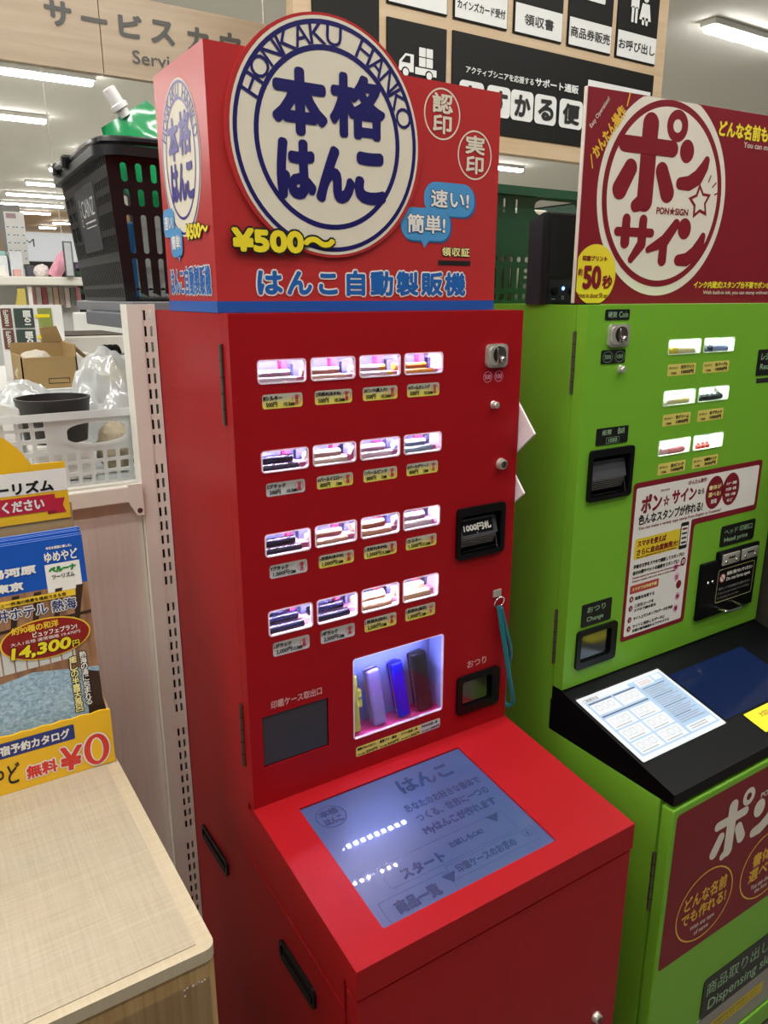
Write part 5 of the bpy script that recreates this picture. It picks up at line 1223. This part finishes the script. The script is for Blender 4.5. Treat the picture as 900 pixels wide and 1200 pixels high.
# ------------------------------------------------------------------ far shelves at the left edge
t = thing('store_shelf', (0, 3.2, 0), 'far white store shelf with hanging packs at the left edge of the picture', 'shelf')
MB().bbox(-.6, 2.9, 0, .43, 3.7, 1.66, mat('far_shelf_white', '#d4d5d2', rough=.6), .005).build('body', t)
MB().bbox(-.6, 2.7, 1.655, .44, 3.7, 1.69, SHELFW, .004).build('top_shelf', t)
m = MB()
for x in (.19, .425): m.box(x, 2.72, 1.2, x + .015, 2.74, 1.656, SHELFW)
m.build('post', t)
hc = ['#e8a0a8', '#f0e6e0', '#c46a78', '#d8d0c4', '#e6c6b0', '#b8a49a', '#f2dede', '#8a8f86']
for k in range(9):
    x = .215 + .024 * k
    carton('hanging_pack', 'small pack hanging on the far shelf, number %s from the left under its top board' % ['one', 'two', 'three', 'four', 'five', 'six', 'seven', 'eight', 'nine'][k], x, 2.84, 1.56 + .01 * (k % 2), x + .021, 2.86, 1.648, hc[k % 8], group='packs hanging on the far shelf', cat='packet')
def far(name, lab, x0, y0, z0, x1, y1, z1, hx, cat='box'): return carton(name, lab, x0, y0, z0, x1, y1, z1, hx, cat=cat)
far('storage_tub', 'pale box at the far left edge on the far shelf', .02, 2.9, 1.691, .150, 3.2, 1.78, '#e2e6e8'); far('storage_tub', 'teal topped box stacked at the far left edge', .02, 2.92, 1.781, .148, 3.15, 1.80, '#9fd0c4')
far('carton', 'white carton on the far shelf right of the teal topped box', .160, 2.9, 1.691, .212, 3.1, 1.80, '#d9dcdf'); far('carton', 'tan carton stacked under the blue and white far sign', .02, 3.3, 1.691, .19, 3.6, 1.92, '#a58c66')
far('carton', 'dark grey bag on the far shelf left of the pink one', .222, 2.85, 1.691, .250, 2.95, 1.74, '#4a4c54', 'bag')
tag(crumple(MB(), (.275, 2.85, 1.712), .03, .03, .022, mat('soft_white_goods', '#e6dcd8', rough=.7), 21, amp=.4).build('bundle'), 'small white bundle on the far shelf beside the pink bag', 'bundle')
far('carton', 'low white carton lying behind the white bundle on the far shelf', .24, 3.15, 1.691, .34, 3.4, 1.735, '#e9e9e6'); far('carton', 'dark carton deep on the far shelf behind the pink bag', .32, 3.3, 1.691, .40, 3.5, 1.745, '#3a3634')
far('leaflet_holder', 'pale leaflet holder in front of the teal topped box', .05, 2.76, 1.691, .12, 2.80, 1.735, '#efece4', 'holder'); far('small_box', 'rose box on the far shelf between the leaflet holder and the white carton', .15, 2.76, 1.691, .18, 2.80, 1.72, '#d9a6a0')
m = MB().prism([(.08, 2.60, 1.40), (.16, 2.60, 1.40), (.16, 2.60, 1.64), (.135, 2.60, 1.64)], (0, .02, 0), mat('mustard_panel', '#c9b45a', rough=.6)); m.box(.08, 2.60, 0, .16, 2.62, 1.40, SHELFW); tag(m.build('shelf_sign'), 'mustard coloured slanted sign at the far left edge under the far shelf', 'sign')
PK = mat('pink_stripe_bag', '#e8a0b4', rough=.5, var=.3, nscale=40)
m = MB(); pouch(m, Matrix.Translation((.312, 2.8, 1.6915)) @ Matrix.Rotation(math.radians(32), 4, 'Y'), .055, .13, .02, PK); tag(m.build('gift_bag'), 'pink striped bag leaning on the far shelf', 'bag')
t = thing('hanging_sign', (.358, 2.68, 1.69), 'tall narrow grey sign frame in front of the far shelf, on a thin wire', 'sign')
m = MB(); m.box(.340, 2.675, 1.6905, .377, 2.685, 1.834, mat('frame_dark', '#55585a', rough=.5)); FF = Frame((0, 2.675, 0), X, Z, -Y); m.rr(FF, .345, 1.695, .372, 1.829, mat('frame_paper', '#c4c8c8', rough=.5, var=.15, nscale=60), .001, .0006); m.build('frame', t)
MB().tube([(.342, 2.68, 1.834), (.312, 2.68, 3.6)], .0016, mat('wire_white', '#d8d8d4', rough=.5), 6).build('wire', t)
t = thing('store_shelf', (.55, 3.3, 0), 'dark store shelf with green and white shelf edges behind the black basket', 'shelf')
m = MB(); m.bbox(.452, 3.0, 0, 1.3, 3.6, 1.74, mat('dark_shelf', '#1a1c1e', rough=.6), .004); m.build('body', t)
for k, (z, hx) in enumerate(((1.735, '#6a5a80'), (1.70, '#1e4634'), (1.665, '#e8e8e4'), (1.62, '#20503a'), (1.58, '#dfe0dc'))):
    MB().bbox(.450, 2.985, z, 1.28, 3.0, z + (.022 if k in (0, 1, 3) else .012), mat('edge_' + hx[1:], hx, rough=.5), .002).build('shelf_edge', t)
t = thing('column_sign', (.40, 4.4, 0), 'tall white and blue sign on a grey column at the far left', 'sign')
m = MB(); m.box(.33, 4.42, 0, .46, 4.62, 2.14, mat('grey_column', '#8f8d8a', rough=.6)); m.build('column', t)
m = MB(); m.box(.365, 4.40, 1.80, .475, 4.418, 2.10, PAPER); FCS = Frame((0, 4.40, 0), X, Z, -Y)
for j in range(5):
    for i in range(2): m.rr(FCS, .372 + .050 * i, 1.83 + .045 * j, .416 + .050 * i, 1.835 + .045 * j, mat('sign_blue', '#2f6fae', rough=.5), .003, .001); m.rr(FCS, .384 + .050 * i, 1.842 + .045 * j, .404 + .050 * i, 1.826 + .045 * j, PAPER, .002, .002)
m.rr(FCS, .375, 2.062, .43, 2.09, mat('rose_grey', '#b79aa4', rough=.5), .001, .001); m.build('panel', t)

# ================================================================== WOODEN COUNTER
CT = thing('service_counter', (-.6, -.12, 0), 'pale wooden counter with a woven clear mat in the lower left corner', 'counter')
cx1, cy0, cy1, cz = -.1775, -.328, .085, .98
out = [(-1.25, cy1), (-1.25, cy0)] + [(cx1 - .012 + .012 * math.cos(math.radians(a)), cy0 + .012 + .012 * math.sin(math.radians(a))) for a in (270, 290, 310, 330, 350, 360)] + [(cx1, cy1)]
m = MB(); m.prism([(a, b, cz - .014) for a, b in out], (0, 0, .014), WOODC); m.build('top', CT)
m = MB(); m.box(-1.25, cy0 + .003, 0, cx1 - .003, cy1 - .003, cz - .014, WOODF); m.build('body', CT)
m = MB(); m.prism([(a, b, cz) for a, b in ((-1.2, cy0 + .006), (cx1 - .017, cy0 + .012), (cx1 - .017, cy1 - .03), (-1.2, cy1 - .03))], (0, 0, .0012), WOODM); m.build('mat', CT)
m = MB(); FCT = Frame((0, cy0 + .003, 0), X, Z, -Y); m.rr(FCT, -.285, .60, -.186, .945, SHEETC, .001, .0006); m.rr(FCT, -.2135, .934, -.2115, .936, PAPER, .0005, .001)
for k in range(9): m.rr(FCT, -.2135 + .003 * k, .9415 + .001 * (k % 3), -.2115 + .003 * k, .9435 + .001 * (k % 2), PAPER, .0005, .001)
m.build('clear_tape', CT)

# ------------------------------------------------------------------ brochure stand
BS = thing('brochure_stand', (-.33, .09, .9815), 'yellow cardboard brochure stand with an arched header, on the wooden counter', 'stand')
SY = mat('stand_yellow', '#f2bd1f', rough=.45); SW = mat('stand_white', '#f3efe6', rough=.5); SR = mat('ribbon_red', '#c2223a', rough=.45); SR2 = mat('ribbon_dark_red', '#98182c', rough=.45); RL = mat('zero_red', '#d8362c', rough=.4)
bx0, bx1, by0, by1, bz = -.50, -.181, .0512, .138, .9815
FLp = Frame((0, by0, 0), X, Z, -Y)
pts = [(bx0, bz), (bx1, bz), (bx1, 1.062)]
n = 26
for k in range(n + 1): pts.append((bx1 - .002 - (bx1 - bx0 - .004) * k / n, 1.0635 + (.0012 if k % 2 else -.0006)))
pts.append((bx0, 1.062))
m = MB(); m.prism([FLp.p(u, v) for u, v in pts], (0, .0025, 0), SY); m.build('front_lip', BS)
m = MB(); m.prism([(bx1, by0 + .0025, bz), (bx1, by1, bz), (bx1, by1, 1.10), (bx1, by0 + .0025, 1.055)], (-.0025, 0, 0), KRAFT).prism([(bx0, by0 + .0025, bz), (bx0, by1, bz), (bx0, by1, 1.10), (bx0, by0 + .0025, 1.055)], (.0025, 0, 0), KRAFT).box(bx0 + .0025, by0 + .0025, bz, bx1 - .0025, by1, bz + .002, KRAFT)
m.build('tray', BS)
m = MB(); m.box(bx0, by1, bz, bx1 - .004, by1 + .003, 1.338, KRAFT); m.build('back_panel', BS)
FHd = Frame((0, by1 - .002, 0), X, Z, -Y)
hp = [(bx0, 1.318), (-.188, 1.318), (-.188, 1.396), (-.2285, 1.396)]
for k in range(0, 13): a = math.radians(22 + 136 * k / 12); hp.append((-.330 + .109 * math.cos(a), 1.357 + .102 * math.sin(a)))
hp += [(-.44, 1.396), (bx0, 1.396)]
m = MB(); m.prism([FHd.p(u, v) for u, v in hp], (0, .002, 0), SY)
m.shape(FHd, [(bx0, 1.357), (-.188, 1.357), (-.188, 1.387), (bx0, 1.387)], SW)
m.text(FHd, 'ツーリズム', (-.294, 1.358, -.2055, 1.3745), INK, r=.0008)
m.text(FHd, 'パンフレットはご自由に', (-.254, 1.3878, -.1985, 1.3905), INK) if False else None
m.shape(FHd, [(-.2125, 1.3265), (-.193, 1.3265), (-.1965, 1.337), (-.193, 1.347), (-.2125, 1.347)], SR, .0004); m.shape(FHd, [(-.2165, 1.331), (-.2055, 1.333), (-.2055, 1.3265), (-.2165, 1.3265)], SR2, .0006)
m.shape(FHd, [(bx0, 1.331), (-.2055, 1.331), (-.2055, 1.3535), (bx0, 1.3535)], SR, .0008)
m.text(FHd, 'ちください', (-.286, 1.3345, -.2195, 1.350), SW, r=.0007, lift=.0012); m.build('header_card', BS)
m = MB()
m.shape(FLp, rrect(-.40, 1.0335, -.2295, 1.0555, .002), mat('banner_navy', '#20307a', rough=.4)); m.text(FLp, '宿予約カタログ', (-.3205, 1.0375, -.2355, 1.0515), SW, r=.0005)
m.text(FLp, 'やど', (-.336, .994, -.3005, 1.024), INK, r=.0004)
m.otext(FLp, '無料', (-.294, .994, -.2555, 1.0135), RL, SW, r=.0008, o=.0018); m.otext(FLp, '¥', (-.252, .9885, -.2235, 1.0245), RL, SW, r=.0014, o=.0018, rot=-.10)
m.disc(FLp, -.204, 1.009, .0185, .0255, SW, .0012, 40); m.disc(FLp, -.204, 1.009, .0165, .0235, RL, .0016, 40); m.disc(FLp, -.204, 1.009, .0085, .0180, SW, .0020, 36); m.disc(FLp, -.204, 1.009, .0068, .0162, SY, .0024, 36)
m.build('lip_lettering', BS)
# brochures, each one an object
BW, BH = .232, .3225; TH = .09
BLU = mat('brochure_blue', '#1d55b4', rough=.25); BLU2 = mat('brochure_blue_edge', '#6f93d8', rough=.4)
WAT = wood('bath_water_print', '#7396ae', '#bcd2de', axis=(60, 60, 90), rough=.3, scale=3); BRW = wood('bath_timber_print', '#7d563e', '#b08562', axis=(40, 40, 4), rough=.3, scale=3)
def brochure(k):
    y = .0580 + .0050 * k; F = Frame((-.418 + .0006 * k, y, .9845), X, Vector((0, math.sin(TH), math.cos(TH))), Vector((0, -math.cos(TH), math.sin(TH))))
    H = BH + (.0, .001, -.001, .002, .0, .001, .002, .001, .0)[k]; W_ = BW - .0012 * (k % 3) + (.0 if k else -.0)
    m = MB(); m.prism([F.p(u, v, -.0035) for u, v in ((0, 0), (W_, 0), (W_, H), (0, H))], F.en * .003, BLU2)
    m.shape(F, [(0, 0), (W_, 0), (W_, H), (0, H)], BLU, 0)
    return m, F, W_, H
lb = ['front brochure with blue band, red price oval and indoor bath picture'] + ['blue topped brochure %s behind the front one in the yellow stand' % s for s in ('right', 'second', 'third', 'fourth', 'fifth', 'sixth', 'seventh', 'eighth')]
for k in range(9):
    m, F, W_, H = brochure(k); o0 = F.p(W_ / 2, 0, 0)
    t = thing('brochure', o0, lb[k], 'brochure', 'travel brochures in the yellow stand')
    m.build('pages', t); m = MB()
    X0 = lambda x: x + .418                              # world x to page u
    m.shape(F, [(0, 0), (W_, 0), (W_, .258), (0, .258)], BRW, .0003)
    if k == 0:
        m.shape(F, [(0, .0), (W_, .0), (W_, .138), (.15, .150), (.10, .142), (0, .118)], WAT, .0006)
        PLN = mat('window_print', '#cfd0cb', rough=.3); DBR = mat('dark_beam_print', '#3c2a22', rough=.3)
        m.shape(F, [(0, .150), (.205, .158), (.205, .196), (0, .196)], PLN, .0006)
        for q in range(15): m.shape(F, [(.002 + .0142 * q, .150), (.0036 + .0142 * q, .150), (.0036 + .0142 * q, .196), (.002 + .0142 * q, .196)], BRW, .0008)
        for q in range(9): m.shape(F, [(.0 + .026 * q, .200), (.006 + .026 * q, .200), (.018 + .026 * q, .256), (.009 + .026 * q, .256)], DBR, .0006)
        m.shape(F, [(0, .204), (W_, .215), (W_, .219), (0, .208)], DBR, .0008); m.shape(F, [(W_ - .02, .0), (W_, .0), (W_, .13), (W_ - .02, .138)], DBR, .0007)
        WHT = SW; GO = mat('gold_print', '#f2c93a', rough=.35)
        m.text(F, '今日を素敵に楽しむ。', (X0(-.232), .309, X0(-.2), .313), WHT, r=.0002); m.text(F, 'ゆめやど', (X0(-.235), .292, X0(-.194), .306), WHT, r=.0004)
        m.rr(F, X0(-.236), .2515, X0(-.193), .2895, WHT, .0006, .0005); m.text(F, 'ベルーナ', (X0(-.232), .2775, X0(-.198), .286), mat('logo_green', '#2d8a3a', rough=.4), r=.0008, lift=.0009); m.text(F, 'ツーリズム', (X0(-.229), .269, X0(-.201), .2755), INK, r=.0002, lift=.0009)
        m.text(F, '箱根 湯河原', (X0(-.345), .281, X0(-.2465), .293), WHT, r=.0008); m.text(F, '伊豆 東京', (X0(-.335), .262, X0(-.264), .274), WHT, r=.0008)
        m.rr(F, X0(-.33), .243, X0(-.203), .2515, GO, .0005, .0012); m.text(F, 'オーシャンビュー!熱海の絶景を堪能できる宿', (X0(-.327), .2445, X0(-.215), .2495), INK, r=.0001, lift=.0016)
        m.otext(F, '井ホテル 熱海', (X0(-.300), .225, X0(-.204), .241), mat('title_navy', '#27346e', rough=.4), SW, r=.0003, o=.0012, lift=.0014)
        m.disc(F, X0(-.246), .1925, .0555, .0275, GO, .0018, 56); m.disc(F, X0(-.246), .1925, .0535, .0258, mat('oval_dark_red', '#8c1f1c', rough=.35), .0022, 56)
        m.text(F, '約90種の和洋', (X0(-.286), .2055, X0(-.229), .2155), GO, r=.0003, lift=.0026); m.text(F, 'ビュッフェプラン!', (X0(-.262), .197, X0(-.207), .2045), SW, r=.0002, lift=.0026); m.text(F, '大人1名様 通常価格 19,470円', (X0(-.289), .1905, X0(-.204), .1955), SW, lift=.0026)
        m.otext(F, '14,300', (X0(-.290), .1705, X0(-.217), .189), YEL, INK, r=.0010, o=.0010, lift=.0028, slant=.2); m.otext(F, '円', (X0(-.2155), .173, X0(-.2065), .182), YEL, INK, r=.0002, o=.0008, lift=.0028)
        m.vtext(F, '熱海の湯に包まれる', X0(-.2045), .164, .0086, SW, INK, r=.0002, o=.0010, lift=.0014, pitch=1.0); m.vtext(F, '癒しの半露天風呂', X0(-.2175), .160, .0100, PALEY, INK, r=.0003, o=.0011, lift=.0014, pitch=1.0)
    m.build('cover_print', t)
